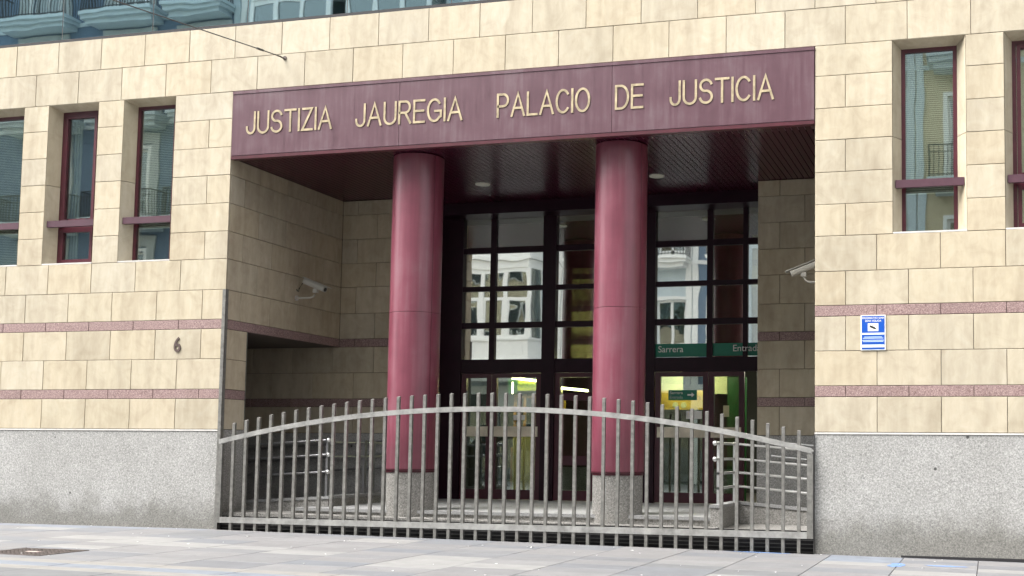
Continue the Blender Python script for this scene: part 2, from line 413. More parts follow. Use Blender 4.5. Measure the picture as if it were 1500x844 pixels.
def slab(x0, x1, y0, y1, m):
    j = 0.010; t = random.uniform(-0.0012, 0.0012)
    mb = MB(); X0, X1, Y0, Y1 = x0+j/2, x1-j/2, y0+j/2, y1-j/2
    c = 0.004; k = 0
    cx, cy = (x0+x1)/2, (y0+y1)/2
    zc = gz(cx)
    def zz(x): return gz(x)-zc
    lo = [(X0,Y0),(X1,Y0),(X1,Y1),(X0,Y1)]; hi = [(X0+c,Y0+c),(X1-c,Y0+c),(X1-c,Y1-c),(X0+c,Y1-c)]
    mb.v = [(x-cx,y-cy,zz(x)-0.03) for x,y in lo]+[(x-cx,y-cy,zz(x)-0.003+t) for x,y in lo]+[(x-cx,y-cy,zz(x)+t) for x,y in hi]
    mb.f = [(0,1,5,4),(1,2,6,5),(2,3,7,6),(3,0,4,7),(4,5,9,8),(5,6,10,9),(6,7,11,10),(7,4,8,11),(8,9,10,11)]; mb.mi = [0]*9
    o = mb.build('paving_slab', m, pav); o.location = (cx, cy, zc)
    return o
MANX0, MANX1, MANY0, MANY1 = 0.0, 0.96, -4.72, -3.88
YEND = -4.99
pale_at = [(-2.6,-0.9),(-0.9,-2.0),(0.2,-2.85),(0.4,-2.0),(0.75,-3.3),(-1.5,-3.3),(3.3,-0.9),(3.9,-2.9),(5.0,-2.9),(5.2,-3.8),(5.9,-3.5),(6.2,-3.5),(9.5,-3.55),(10.7,-1.1),(11.6,-2.0),(12.4,-1.2),(2.1,-2.5),(1.3,-2.4)]
dark_at = [(7.2,-4.3),(9.6,-3.0),(10.1,-0.7),(8.3,-2.7),(-1.2,-0.2),(0.4,-1.3)]
rp = random.Random(11)
for k in range(-6, 14):
    x0, x1 = max(k-0.06, -5.4), min(k+0.94, 14.0)
    if x1-x0 < 0.1: continue
    yend = -2.6 if x1 <= -1.4 else YEND
    y = -0.085; first = True
    while y > yend+0.02:
        hgt = rp.uniform(0.22, 0.62) if first else rp.choice((0.42, 0.5, 0.5, 0.6))
        a = max(y-hgt, yend)
        if a-yend < 0.15: a = yend
        b_ = y; y = a; first = False
        cx, cyy = (x0+x1)/2, (a+b_)/2
        m_ = PAVE
        if any(abs(cx-px) < 0.5 and a <= py < b_ for px, py in pale_at): m_ = PAVW
        if any(abs(cx-px) < 0.5 and a <= py < b_ for px, py in dark_at): m_ = PAVD
        if b_ > -0.1 and cx < 0.3: m_ = PAVB
        if b_ > -0.9 and 10.0 < cx < 11.0: m_ = PAVB
        if x0 < MANX1 and x1 > MANX0 and a < MANY1 and b_ > MANY0:
            lo_, hi_ = max(a, MANY0), min(b_, MANY1)
            if b_ > MANY1+0.05: slab(x0, x1, MANY1, b_, m_)
            if a < MANY0-0.05: slab(x0, x1, a, MANY0, m_)
            if x0 < MANX0-0.03: slab(x0, MANX0, lo_, hi_, m_)
            if x1 > MANX1+0.03: slab(MANX1, x1, lo_, hi_, m_)
            continue
        slab(x0, x1, a, b_, m_)
for k in range(14):
    x0 = -1.4+k*1.1
    slab(x0, x0+1.1, YEND-0.28, YEND, PAVC)
    slab(x0, x0+1.1, YEND-0.60, YEND-0.28, PAVB)
    slab(x0, x0+1.1, YEND-0.88, YEND-0.60, PAVC)
    if k < 8: slab(x0, x0+1.1, YEND-1.6, YEND-0.88, PAVD)
# rest of the strips left of the picture stay part of the far paving
sheet('pavement_far_corner', -5.4, -1.4, -6.62, -2.6, -0.0045, brickpave(), steps=4, kind='structure')
# blue spray marks on the slabs
def blotch(cx, cy, wx, wy, n=14, seed=1):
    rnd = random.Random(seed); mb = MB()
    pts = []
    for i in range(n):
        t = 2*math.pi*i/n; k = rnd.uniform(0.65, 1.1)
        px, py = cx+wx*k*math.cos(t), cy+wy*k*math.sin(t); pts.append((px, min(py, -0.09)))
    mb.v = [(px, py, gz(px)+0.0035) for px, py in pts]; mb.f = [tuple(range(n))]; mb.mi = [0]
    return mb.build('blue_paint_mark', BLUEP, pav)
blotch(8.95, -0.17, 0.55, 0.06, seed=3); blotch(10.93, -1.2, 0.12, 0.28, seed=5); blotch(11.55, -1.05, 0.30, 0.10, seed=8)
# pale litter flecks
mb = MB(); rl = random.Random(5)
for i in range(85):
    px, py = rl.uniform(-4.5, 12.8), -0.12-4.6*rl.random()**1.3
    s = rl.uniform(0.010, 0.032)*(0.7+0.5*rl.random()); t = rl.uniform(0, 3)
    c, sn = math.cos(t)*s, math.sin(t)*s; z = gz(px)+0.003
    k = len(mb.v); mb.v += [(px+c, py+sn, z), (px-sn*.7, py+c*.7, z+0.004), (px-c, py-sn, z+0.001), (px+sn*.7, py-c*.7, z+0.005)]
    mb.f.append((k, k+1, k+2, k+3)); mb.mi.append(0)
mb.build('litter', WHITE, label='tiny white litter flecks scattered over the pavement', cat='litter', kind='stuff')
# manhole cover
mh = empty('manhole_cover', ((MANX0+MANX1)/2, (MANY0+MANY1)/2, gz(0.5)), 'rusty square iron manhole cover set in the pavement at lower left', 'manhole cover')
hx, hy = (MANX1-MANX0)/2-0.005, (MANY1-MANY0)/2-0.005
mb = MB(); mb.box(-hx, hx, -hy, -hy+0.05, -0.03, 0.002); mb.box(-hx, hx, hy-0.05, hy, -0.03, 0.002); mb.box(-hx, -hx+0.05, -hy+0.05, hy-0.05, -0.03, 0.002); mb.box(hx-0.05, hx, -hy+0.05, hy-0.05, -0.03, 0.002)
mb.build('frame', RUST, mh)
mb = MB(); mb.box(-hx+0.058, hx-0.058, -hy+0.058, hy-0.058, -0.03, -0.002)
for i in range(13):
    for j in range(11):
        a, b_ = -hx+0.09+i*0.062, -hy+0.085+j*0.062
        if a < hx-0.09 and b_ < hy-0.09 and not (abs(a) < 0.1 and abs(b_) < 0.06): mb.box(a, a+0.035, b_, b_+0.035, -0.002, 0.001)
mb.build('lid', RUST, mh)
box('plate', plain('worn_plate', (0.45, 0.36, 0.33), 0.5), mh, -0.09, 0.09, -0.035, 0.035, -0.002, 0.003)

# ------------------------------------------------------------------ courthouse building
bld = empty('courthouse', (0, 0, 0), 'cream stone courthouse with maroon entrance beam lettered in two languages and two maroon columns', 'building')
# structural cores behind the facing stones (dark in the joints)
T = 0.030
mb = MB()
WIN_L = [(-1.11-1.02-1.54*i, -1.11-1.54*i) for i in range(3)]      # front openings of the left windows
WIN_R = [(W-b, W-a) for a, b in WIN_L]
XA, XB = -8.0, 17.5
for a, b_ in ((XA, 0.0), (W, XB)):
    c0, c1 = (a, b_-T) if b_ == 0.0 else (a+T, b_)
    mb.box(c0, c1, T, 0.42, -0.3, Z5); mb.box(c0, c1, T, 0.42, Z5, ZR[2])
edges = sorted([XA, -T] + [e for w_ in WIN_L for e in w_])
for i in range(0, len(edges), 2): mb.box(edges[i], edges[i+1], T, 0.42, ZR[2], ZR[8])
edges = sorted([W+T, XB] + [e for w_ in WIN_R for e in w_])
for i in range(0, len(edges), 2): mb.box(edges[i], edges[i+1], T, 0.42, ZR[2], ZR[8])
mb.box(XA, XB, T, 0.42, ZR[8], ZR[10])
facade = mb.build('facade_wall', MORTAR, bld)
_sc = {}
def stone_mesh(w_, h_, mat, t=0.028):
    key = (round(w_, 3), round(h_, 3), mat.name, t)
    if key in _sc: return _sc[key]
    c = 0.004; mb = MB(); hw, hh = w_/2, h_/2
    mb.v = [(-hw,t,-hh),(hw,t,-hh),(hw,t,hh),(-hw,t,hh),(-hw,c,-hh),(hw,c,-hh),(hw,c,hh),(-hw,c,hh),(-hw+c,0,-hh+c),(hw-c,0,-hh+c),(hw-c,0,hh-c),(-hw+c,0,hh-c)]
    mb.f = [(0,4,5,1),(1,5,6,2),(2,6,7,3),(3,7,4,0),(4,8,9,5),(5,9,10,6),(6,10,11,7),(7,11,8,4),(8,11,10,9)]; mb.mi = [0]*9
    _sc[key] = mb.mesh('stone', mat); return _sc[key]
GAP = 0.0075
def stone(parent, u0, u1, z0, z1, mat=None, axis='front', plane=0.0, name='stone'):
    """u is x on front/back walls, y on side walls"""
    mat = mat or LIME
    w_, h_ = u1-u0-GAP, z1-z0-GAP
    if w_ < 0.02: return
    me = stone_mesh(w_, h_, mat)
    um, zm = (u0+u1)/2, (z0+z1)/2
    d = random.uniform(-0.0012, 0.0012)
    if axis == 'front': loc, rz = (um, plane+d, zm), 0.0
    elif axis == 'px': loc, rz = (plane+d, um, zm), math.pi/2      # facing +x
    else: loc, rz = (plane-d, um, zm), -math.pi/2
    o = inst(name, me, parent, loc, rz)
    return o
def course(parent, a, b_, phase, mod, z0, z1, mat=None, axis='front', plane=0.0, cuts=()):
    js = [a]; k = math.ceil((a-phase)/mod+1e-3)
    while phase+k*mod < b_-1e-3:
        js.append(phase+k*mod); k += 1
    js.append(b_)
    if len(js) > 2 and js[1]-js[0] < 0.05: js.pop(1)
    if len(js) > 2 and js[-1]-js[-2] < 0.05: js.pop(-2)
    n_ = 'band_stone' if mat is REDG else 'stone'
    for u0, u1 in zip(js[:-1], js[1:]): stone(parent, u0, u1, z0, z1, mat, axis, plane, n_)
E_, O_ = 0.0, L/2
for side in (0, 1):
    a, b_ = (XL, 0.0) if side == 0 else (W, XR)
    ph = lambda p: p if side == 0 else W+p
    for z0, z1, p, m_ in ((Z5, Z4, E_, LIME), (Z4, Z3, O_, REDG), (Z3, Z2, E_, LIME), (Z2, Z1, O_, LIME), (Z1, Z0, E_, REDG), (ZR[0], ZR[1], O_, LIME), (ZR[1], ZR[2], E_, LIME)):
        course(facade, a, b_, ph(p), L, z0, z1, m_)
course(facade, XL, XR, O_, L, ZR[8], ZR[9]); course(facade, XL, XR, E_, L, ZR[9], ZR[10])
for r_ in range(2, 8):
    z0, z1 = ZR[r_], ZR[r_+1]
    for s in (0, 1):
        X = (lambda v: v) if s == 0 else (lambda v: W-v)
        def st(a, b_):
            a, b_ = sorted((X(a), X(b_))); stone(facade, a, b_, z0, z1)
        if r_ % 2 == 0: st(-1.11, -0.44); st(-0.44, 0.0)
        else: st(-1.11, 0.0)
        for i in range(3):
            lo = WIN_L[i][0]; nxt = WIN_L[i+1][1] if i < 2 else XL
            if lo > XL: st(max(nxt, XL), lo)
# outside the picture the facing goes on as one relief mesh
mb = MB()
def filler(x0, x1):
    for z0, z1, p in ((Z5,Z4,0),(Z4,Z3,1),(Z3,Z2,0),(Z2,Z1,1),(Z1,Z0,0),(ZR[0],ZR[1],1),(ZR[1],ZR[2],0),(ZR[8],ZR[9],1),(ZR[9],ZR[10],0)):
        x = x0
        while x < x1-0.05:
            e = min(x+L*(0.5 if (p and x == x0) else 1), x1); mb.box(x+GAP/2, e-GAP/2, 0.0, 0.028, z0+GAP/2, z1-GAP/2); x = e
filler(XA, XL); filler(XR, XB)
for x0, x1 in ((XA, XL), (XR, XB)):
    for r_ in range(2, 8): mb.box(x0+GAP, x1-GAP, 0, 0.028, ZR[r_]+GAP/2, ZR[r_+1]-GAP/2)
mb.build('facing_stone', LIME, facade, kind='stuff')
# granite plinth panels and the pale ledge on top of them
for a, b_ in ((XA, 0.0), (W, XB)):
    x = a if b_ == 0.0 else W
    js = [b_-0.0, ]
    if b_ == 0.0: js = [0.0, -1.9, -5.2, XA][::-1]
    else: js = [W, W+0.44, W+4.0, XB]
    for u0, u1 in zip(js[:-1], js[1:]):
        o = MB().box(u0+0.0008, u1-0.0008, 0.004, 0.029, -0.3, Z5-0.030).build('plinth_panel', GREYG, facade)
    box('plinth_ledge', PALE, facade, a, b_, -0.006, 0.029, Z5-0.028, Z5-0.003)
# dark strip along the gap between the right plinth and the sloping pavement
box('plinth_gap', BLACKISH, facade, W+1.2, XB, -0.001, 0.0035, -0.15, gz(11)+0.028)

# --- windows
def window(name_, x0, x1, kind, lab=None):
    """splayed opening x0..x1 at the face; frame 0.22 m back"""
    d = 0.22; s1, s2 = 0.11, 0.13; z0, z1 = ZR[2], ZR[8]
    zs = ZR[2]+0.025
    rv = MB(); 
    w_ = MB()
    # fixed outer frame
    fx0, fx1 = x0+s1, x1-s2; fz0, fz1 = zs+0.01, z1-0.075; t = 0.055
    for (a, b_, c, e) in ((fx0, fx0+t, fz0, fz1), (fx1-t, fx1, fz0, fz1), (fx0+t, fx1-t, fz1-t, fz1), (fx0+t, fx1-t, fz0, fz0+0.025)):
        w_.box(a, b_, d-0.005, d+0.07, c, e)
    zt = 5.155
    if kind == 'open':
        w_.box(fx0+t, fx1-t, d, d+0.06, zt-0.06, zt+0.06)
    root = w_.build('window', FRAME, bld)
    if kind == 'open':
        q = MB(); a, b_ = fx0+t+0.006, fx1-t-0.006; ft = 0.055
        for c, e in ((zt+0.062, fz1-t-0.006), (fz0+0.03, zt-0.064)):
            q.box(a, a+ft, d-0.018, d+0.05, c, e); q.box(b_-ft, b_, d-0.018, d+0.05, c, e)
            q.box(a+ft, b_-ft, d-0.018, d+0.05, e-ft, e); q.box(a+ft, b_-ft, d-0.018, d+0.05, c, c+ft)
        q.build('casement', FRAME, root)
        q = MB(); q.box(a+0.10, a+0.14, d-0.032, d-0.018, zt+0.09, zt+0.11); q.box(b_-0.14, b_-0.10, d-0.032, d-0.018, zt+0.09, zt+0.11)
        q.build('hinge', DKFRAME, root)
    # panes
    box('pane', G_WIN, root, fx0+t-0.004, fx1-t+0.004, d+0.024, d+0.030, zt+0.004, fz1-t+0.004)
    box('pane', G_WIN, root, fx0+t-0.004, fx1-t+0.004, d+0.024, d+0.030, fz0+0.02, zt-0.004)
    # cross bar in front of the pane, spanning the splay
    bar = MB().box(x0+0.035, x1-0.035, 0.035, 0.105, zt-0.052, zt+0.058)
    bar.box(fx0+0.02, fx0+0.05, 0.105, d-0.02, zt-0.03, zt+0.03); bar.box(fx1-0.05, fx1-0.02, 0.105, d-0.02, zt-0.03, zt+0.03)
    bar.build('cross_bar', BARM, root)
    # stone reveals (two stones a side), head and sill
    zm = ZR[5]
    for c, e in ((zs, zm-0.004), (zm+0.004, z1)):
        MB().prism([(x0+0.002, 0.002), (x0+s1-0.002, d-0.006), (x0+s1-0.002, 0.42), (x0+0.002, 0.42)], c, e).build('reveal_stone', LIME, root)
        MB().prism([(x1-0.002, 0.002), (x1-0.002, 0.42), (x1-s2+0.002, 0.42), (x1-s2+0.002, d-0.006)], c, e).build('reveal_stone', LIME, root)
    hd = MB(); hd.v = [(x0,0.006,z1-0.002),(x1,0.006,z1-0.002),(x1-s2,d,z1-0.075),(x0+s1,d,z1-0.075),(x0,0.006,z1+0.002),(x1,0.006,z1+0.002),(x1-s2,d,z1+0.002),(x0+s1,d,z1+0.002)]
    hd.f = [(0,3,2,1),(4,5,6,7),(0,1,5,4),(1,2,6,5),(2,3,7,6),(3,0,4,7)]; hd.mi = [0]*6
    hd.build('lintel_stone', LIME, root)
    box('sill_stone', PALE, root, x0+0.001, x1-0.001, 0.001, 0.42, ZR[2]+0.002, zs)
    bl = MB()
    bl2 = fz0+0.02 if kind != 'open' else None
    if kind in ('blind', 'half'):
        zb = fz0+0.03 if kind == 'blind' else zt-0.12
        z = fz1-0.06; 
        while z > zb:
            bl.quadbox([(fx0+0.03, d+0.078, z-0.012), (fx1-0.03, d+0.078, z-0.012), (fx1-0.03, d+0.081, z-0.012), (fx0+0.03, d+0.081, z-0.012),
                        (fx0+0.03, d+0.086, z+0.010), (fx1-0.03, d+0.086, z+0.010), (fx1-0.03, d+0.089, z+0.010), (fx0+0.03, d+0.089, z+0.010)]); z -= 0.030
        bl.build('blind', BLIND, root)
    else:
        cu = MB(); n_ = 9; wdt = 0.26
        for i in range(n_):
            a = fx0+0.03+wdt*i/n_; cu.box(a, a+wdt/n_, d+0.13+0.02*(i % 2), d+0.15+0.02*(i % 2), fz0, fz1)
        cu.build('curtain', CURTAIN, root)
    return root
kinds_l = ['half', 'open', 'blind']
for (a, b_), k in zip(WIN_L, kinds_l): window('window', a, b_, k)
for (a, b_), k in zip(WIN_R, ['half', 'open', 'blind']): window('window', a, b_, k)
# rooms behind the windows
mb = MB()
for a, b_ in ((XA, -0.3), (W+0.3, XB)):
    mb.box(a, b_, 3.2, 3.3, 3.4, 8.3); mb.box(a, b_, 0.42, 3.2, 4.30, 4.36); mb.box(a, b_, 0.42, 3.2, 7.5, 7.56)
mb.build('room_wall', plain('room_paint', (0.20, 0.21, 0.19), 0.8), bld)

# --- blue glazed band above the stone
gb = MB().box(XA, XB, 0.01, 0.09, ZR[10]+0.002, ZR[10]+0.05).build('glazing_band', BLACKISH, bld)
xs = [-9.05+0.25+1.85*i for i in range(16)]
offs = -0.25
for i in range(15):
    a, b_ = xs[i]+offs, xs[i+1]+offs
    a2, b2 = max(a, XA), min(b_, XB)
    if b2-a2 > 0.1: box('pane', G_BAND, gb, a2+0.008, b2-0.008, 0.028, 0.040, ZR[10]+0.05, 11.2)
    if XA < b_ < XB: box('glazing_bar', DARKST, gb, b_-0.005, b_+0.005, 0.030, 0.09, ZR[10]+0.05, 11.2)
mb = MB(); mb.box(XA, XB, 0.30, 0.36, ZR[10], 11.2); mb.box(XA, XB, 0.09, 0.30, ZR[10]-0.02, ZR[10]-0.002)
mb.build('band_backing', plain('dark_backing', (0.03, 0.04, 0.045), 0.7), gb)
box('parapet', LIME, bld, XA, XB, 0.0, 0.42, 11.2, 12.6)
box('roof', MORTAR, bld, XA, XB, 0.42, 14.0, 11.6, 11.7)
mb = MB(); mb.box(XA, XA+0.2, 0.42, 14.0, -0.3, 11.6); mb.box(XB-0.2, XB, 0.42, 14, -0.3, 11.6); mb.box(XA, XB, 14.0, 14.2, -0.3, 11.6)
mb.build('rear_wall', CORE, bld)

# --- entrance beam with letters
BZ0, BZ1 = 6.10, 7.232
beam = MB()
seams = [0.006, 3.057, 6.608, W-0.006]
for a, b_ in zip(seams[:-1], seams[1:]): beam.box(a+0.003, b_-0.003, -0.012, 0.03, BZ0+0.05, BZ1-0.055)
beam.box(0.006, W-0.006, -0.020, 0.03, BZ1-0.052, BZ1-0.004)
beam.box(0.006, W-0.006, -0.003, 0.05, BZ0+0.04, BZ0+0.05)

beam.box(0.006, W-0.006, 0.03, 0.42, BZ0+0.03, BZ1-0.002)
beam = beam.build('entrance_beam', BEAM, bld)
MB().box(0.006, W-0.006, -0.010, 0.10, BZ0-0.012, BZ0+0.038).build('bottom_lip', FRAME, beam)
def arcp(cx, cz, rx, rz, t0, t1, n=14):
    return [(cx+rx*math.cos(math.radians(t0+(t1-t0)*i/n)), cz+rz*math.sin(math.radians(t0+(t1-t0)*i/n))) for i in range(n+1)]
# centre lines of plain sans capitals in a cell of height 1: (width, strokes)
GL = {
 'J': (0.42, [[(0.42, 1.0)]+[(0.42, 0.28)]+arcp(0.21, 0.26, 0.21, 0.26, 0, -180)+[(0.0, 0.30)]]),
 'U': (0.56, [[(0.0, 1.0)]+arcp(0.28, 0.30, 0.28, 0.30, 180, 360)+[(0.56, 1.0)]]),
 'S': (0.54, [arcp(0.27, 0.745, 0.255, 0.255, 20, 180, 10)+arcp(0.27, 0.745, 0.255, 0.235, 190, 265, 6)+arcp(0.27, 0.255, 0.27, 0.265, 85, 0, 6)+arcp(0.27, 0.255, 0.27, 0.255, -10, -165, 10)]),
 'T': (0.56, [[(0.0, 1.0), (0.56, 1.0)], [(0.28, 1.0), (0.28, 0.0)]]),
 'I': (0.0, [[(0.0, 1.0), (0.0, 0.0)]]),
 'Z': (0.52, [[(0.02, 1.0), (0.50, 1.0), (0.0, 0.0), (0.52, 0.0)]]),
 'A': (0.64, [[(0.0, 0.0), (0.32, 1.0), (0.64, 0.0)], [(0.115, 0.34), (0.525, 0.34)]]),
 'R': (0.56, [[(0.0, 0.0), (0.0, 1.0), (0.30, 1.0)]+arcp(0.30, 0.74, 0.23, 0.26, 90, -90, 12)+[(0.03, 0.48)], [(0.30, 0.48), (0.56, 0.0)]]),
 'E': (0.50, [[(0.50, 1.0), (0.0, 1.0), (0.0, 0.0), (0.50, 0.0)], [(0.0, 0.52), (0.46, 0.52)]]),
 'G': (0.64, [arcp(0.32, 0.5, 0.32, 0.5, 40, 320, 26)+[(0.64, 0.20), (0.64, 0.46), (0.36, 0.46)]]),
 'P': (0.54, [[(0.0, 0.0), (0.0, 1.0), (0.28, 1.0)]+arcp(0.28, 0.73, 0.25, 0.27, 90, -90, 12)+[(0.03, 0.46)]]),
 'L': (0.46, [[(0.0, 1.0), (0.0, 0.0), (0.46, 0.0)]]),
 'C': (0.60, [arcp(0.32, 0.5, 0.32, 0.5, 42, 318, 26)]),
 'O': (0.66, [arcp(0.33, 0.5, 0.33, 0.5, 90, 450, 36)]),
 'D': (0.58, [[(0.0, 1.0), (0.24, 1.0)]+arcp(0.24, 0.5, 0.34, 0.5, 80, -80, 16)+[(0.24, 0.0), (0.0, 0.0), (0.0, 1.0)]]),
}
def word(s, x0, x1, z0, z1):
    th = 0.036; H = z1-z0-th
    gap = 0.19
    tot = sum(GL[c][0] for c in s)+gap*(len(s)-1)
    sx = (x1-x0-th)/tot
    x = x0+th/2
    for c in s:
        wd, strokes = GL[c]
        mb = MB()
        for si, pl in enumerate(strokes):
            pts = [Vector((px*sx, pz*H+th/2)) for px, pz in pl]
            closed = (pts[0]-pts[-1]).length < 1e-4
            n_ = len(pts); lft = []; rgt = []
            for i in range(n_):
                if closed and i in (0, n_-1): d1 = (pts[1]-pts[0]).normalized(); d0_ = (pts[-1]-pts[-2]).normalized()
                else:
                    d1 = (pts[min(i+1, n_-1)]-pts[i]); d0_ = (pts[i]-pts[max(i-1, 0)])
                    if d1.length < 1e-6: d1 = d0_
                    if d0_.length < 1e-6: d0_ = d1
                    d1 = d1.normalized(); d0_ = d0_.normalized()
                t_ = (d0_+d1)
                t_ = t_.normalized() if t_.length > 1e-4 else d1
                nn = Vector((-t_.y, t_.x)); k_ = 1/max(0.42, nn.dot(Vector((-d1.y, d1.x))))
                p = pts[i]
                if not closed and i == 0: p = p-d1*(th/2 if abs(d1.y) < 0.5 or True else 0)*0.98
                if not closed and i == n_-1: p = p+d0_*th/2*0.98
                lft.append(p+nn*th/2*k_); rgt.append(p-nn*th/2*k_)
            k0 = len(mb.v); y0 = -0.0005*si
            for a_, b2 in zip(lft, rgt):
                mb.v += [(a_.x, y0-0.003, a_.y), (b2.x, y0-0.003, b2.y), (a_.x, 0.004, a_.y), (b2.x, 0.004, b2.y)]
            for i in range(n_-1):
                q_ = k0+4*i
                for u_, v_, mi in ((0, 1, 0), (1, 3, 1), (3, 2, 0), (2, 0, 1)):
                    mb.f.append((q_+u_, q_+v_, q_+4+v_, q_+4+u_)); mb.mi.append(mi)
            if not closed:
                mb.f += [(k0, k0+2, k0+3, k0+1), (k0+4*(n_-1), k0+4*(n_-1)+1, k0+4*(n_-1)+3, k0+4*(n_-1)+2)]; mb.mi += [1, 1]
        o = mb.build('letter', [LETTER, LETSIDE], beam); o.location = (x, -0.018, z0)
        x += (wd+gap)*sx
for s, a, b_ in (('JUSTIZIA', 0.277, 1.867), ('JAUREGIA', 2.285, 4.156), ('PALACIO', 4.732, 6.266), ('DE', 6.659, 7.112), ('JUSTICIA', 7.516, 9.099)):
    word(s, a, b_, 6.485, 6.868)

# --- porch: slatted soffit, recessed walls
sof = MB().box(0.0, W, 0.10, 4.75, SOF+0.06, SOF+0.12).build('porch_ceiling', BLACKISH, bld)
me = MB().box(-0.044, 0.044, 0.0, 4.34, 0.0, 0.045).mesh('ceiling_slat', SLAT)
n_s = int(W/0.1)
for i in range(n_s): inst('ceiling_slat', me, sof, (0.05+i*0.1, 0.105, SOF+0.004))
for x_, y_ in ((3.281, 2.707), (6.53, 2.768)):
    dl = MB().lathe(x_, y_, [(0.13, SOF-0.012), (0.135, SOF+0.01)], 32).build('downlight', LAMPG, sof, smooth=True)
    MB().lathe(x_, y_, [(0.10, SOF-0.020), (0.10, SOF-0.010)], 32).build('lens', LAMPG, dl, smooth=True)
box('header_beam', DKFRAME, bld, 1.53, W-1.53, 4.18, 4.74, 5.90, SOF-0.002)

X1, X2 = 1.52, W-1.52
PW = []
for s in (0, 1):
    X = (lambda v: v) if s == 0 else (lambda v: W-v)
    def pb(x0, x1, *r):
        a, b_ = sorted((X(x0), X(x1))); return (a, b_)+r
    pw = MB().box(*pb(-5.0, X1-T, D+T, D+0.6, 0.0, SOF+0.1)).build('porch_wall', MORTAR, bld)   # back wall, running on behind the facade along the ramp
    MB().box(*pb(-0.42, -T, 0.42, D+T-0.002, Z1+0.105, SOF+0.1)).build('side_wall', MORTAR, pw)
    MB().box(*pb(-0.42, -T, 0.42, 0.61, -0.3, Z1-0.002)).build('side_wall', MORTAR, pw)
    MB().box(*pb(-5.0, -0.032, 0.42, D+T-0.002, Z1, Z1+0.1)).build('passage_ceiling', MORTAR, pw)
    MB().box(*pb(X1-0.3, X1-T, D+0.602, 4.75, 0.3, SOF)).build('side_wall', MORTAR, pw)
    PW.append(pw)
# left side wall (facing +x) and right side wall (facing -x)
rows_up = [(Z1, Z0, REDG), (ZR[0], ZR[1], LIME), (ZR[1], ZR[2], LIME), (ZR[2], ZR[3], LIME), (ZR[3], ZR[4], LIME), (ZR[4], ZR[5], LIME), (ZR[5], SOF, LIME)]
rows_lo = [(Z5, Z4, LIME), (Z4, Z3, REDG), (Z3, Z2, LIME), (Z2, Z1, LIME)]
for ax, pl in (('px', 0.0), ('mx', W)):
    porch = PW[0] if ax == 'px' else PW[1]
    for i, (z0, z1, m_) in enumerate(rows_up):
        course(porch, 0.032, D, 0.41 if i % 2 == 1 else 0.83, 0.825, z0, z1, m_, ax, pl)
    for z0, z1, m_ in rows_lo: stone(porch, 0.032, 0.61, z0, z1, m_, ax, pl, 'band_stone' if m_ is REDG else 'stone')
for i, (z0, z1, m_) in enumerate(rows_lo+rows_up):
    z1_ = z1
    # back wall left
    ev = i in (1, 3, 5, 7, 9)
    lo = -3.2 if i < 4 else 0.0
    course(PW[0], lo, X1, 0.742 if ev else 0.325, L, z0, z1_, m_, 'front', D)
    evr = i in (1, 3, 5, 7, 9)
    course(PW[1], X2, W+(1.2 if i < 4 else 0.0), 9.013 if evr else 8.572, L, z0, z1_, m_, 'front', D)
    if m_ is LIME:
        course(PW[0], D+0.03, P, 0, 5, z0, z1_, m_, 'px', X1); course(PW[1], D+0.03, P, 0, 5, z0, z1_, m_, 'mx', X2)
for s in (0, 1):
    porch = PW[s]
    X = (lambda v: v) if s == 0 else (lambda v: W-v)
    a, b_ = sorted((X(-5.0), X(X1))); box('granite_base', GREYG, porch, a, b_, D+0.002, D+T, 0.0, Z5-0.005)
    a, b_ = sorted((X(-T), X(0.0))); box('granite_base', GREYG, porch, a, b_, 0.03, 0.612, -0.3, Z5-0.005)
    a, b_ = sorted((X(-0.42), X(0.004))); box('metal_edge', STEEL, porch, a, b_, 0.612, 0.622, gz(0)+0.1, Z1-0.004)
# steel angle guarding the gate corner
mb = MB().box(-0.040, 0.018, -0.030, -0.004, 0.0, 3.93); mb.box(0.003, 0.018, -0.004, 0.05, 0.0, 3.93)
mb.build('corner_guard', STEEL, bld)

# --- columns
def column(cx):
    root = empty('column', (0,0,0)); root.parent = bld
    cyy = 0.72
    r = 0.408
    sh = MB().lathe(cx, cyy, [(r, 1.03), (r, 3.528), (r-0.006, 3.531), (r-0.006, 3.539), (r, 3.542), (r, SOF-0.01)], 72).build('shaft', COLM, root, smooth=True)
    sm = MB(); t_ = math.radians(-24); px_, py_ = cx+r*math.cos(t_), cyy+r*math.sin(t_)
    sm.box(px_-0.004, px_+0.004, py_-0.004, py_+0.004, 1.035, SOF-0.02); sm.build('seam', FRAME, root)
    MB().lathe(cx, cyy, [(r-0.01, 0.972), (r-0.01, 1.0), (r+0.004, 1.005), (r+0.004, 1.03)], 72).build('shaft_foot', FRAME, root, smooth=True)
    MB().lathe(cx, cyy, [(r-0.022, 0.15), (r-0.022, 0.972)], 72).build('granite_drum', GREYD, root, smooth=True)
    return root
column(3.045); column(6.545)

# --- steps, landing, ramps (setting)
def L1z(x): return 0.295-0.0075*x
st_ = MB()
k = len(st_.v)
def slope_box(mb, x0, x1, y0, y1, zb, z0, z1, mi=0):
    mb.quadbox([(x0,y0,zb),(x1,y0,zb),(x1,y1,zb),(x0,y1,zb),(x0,y0,z0),(x1,y0,z1),(x1,y1,z1),(x0,y1,z0)], mi)
slope_box(st_, 0.0, 8.22, 0.10, 1.0, 0.0, L1z(0), L1z(8.22))
slope_box(st_, -5.0, 0.0, 0.42, 1.0, 0.0, 0.27, L1z(0))
slope_box(st_, 8.22, W, 0.10, 1.75, -0.1, 0.215, 0.20)
slope_box(st_, W, W+5, 0.42, 1.75, -0.1, 0.20, 0.10)
lower = st_.build('lower_floor', GREYD, kind='structure')
LZ = 0.375
ld = MB()
for i in range(7):
    a = 1.10+i*(8.10-1.10)/7; b_ = a+(8.10-1.10)/7
    ld.box(a+0.002, b_-0.002, 0.44, 3.2, LZ-0.05, LZ)
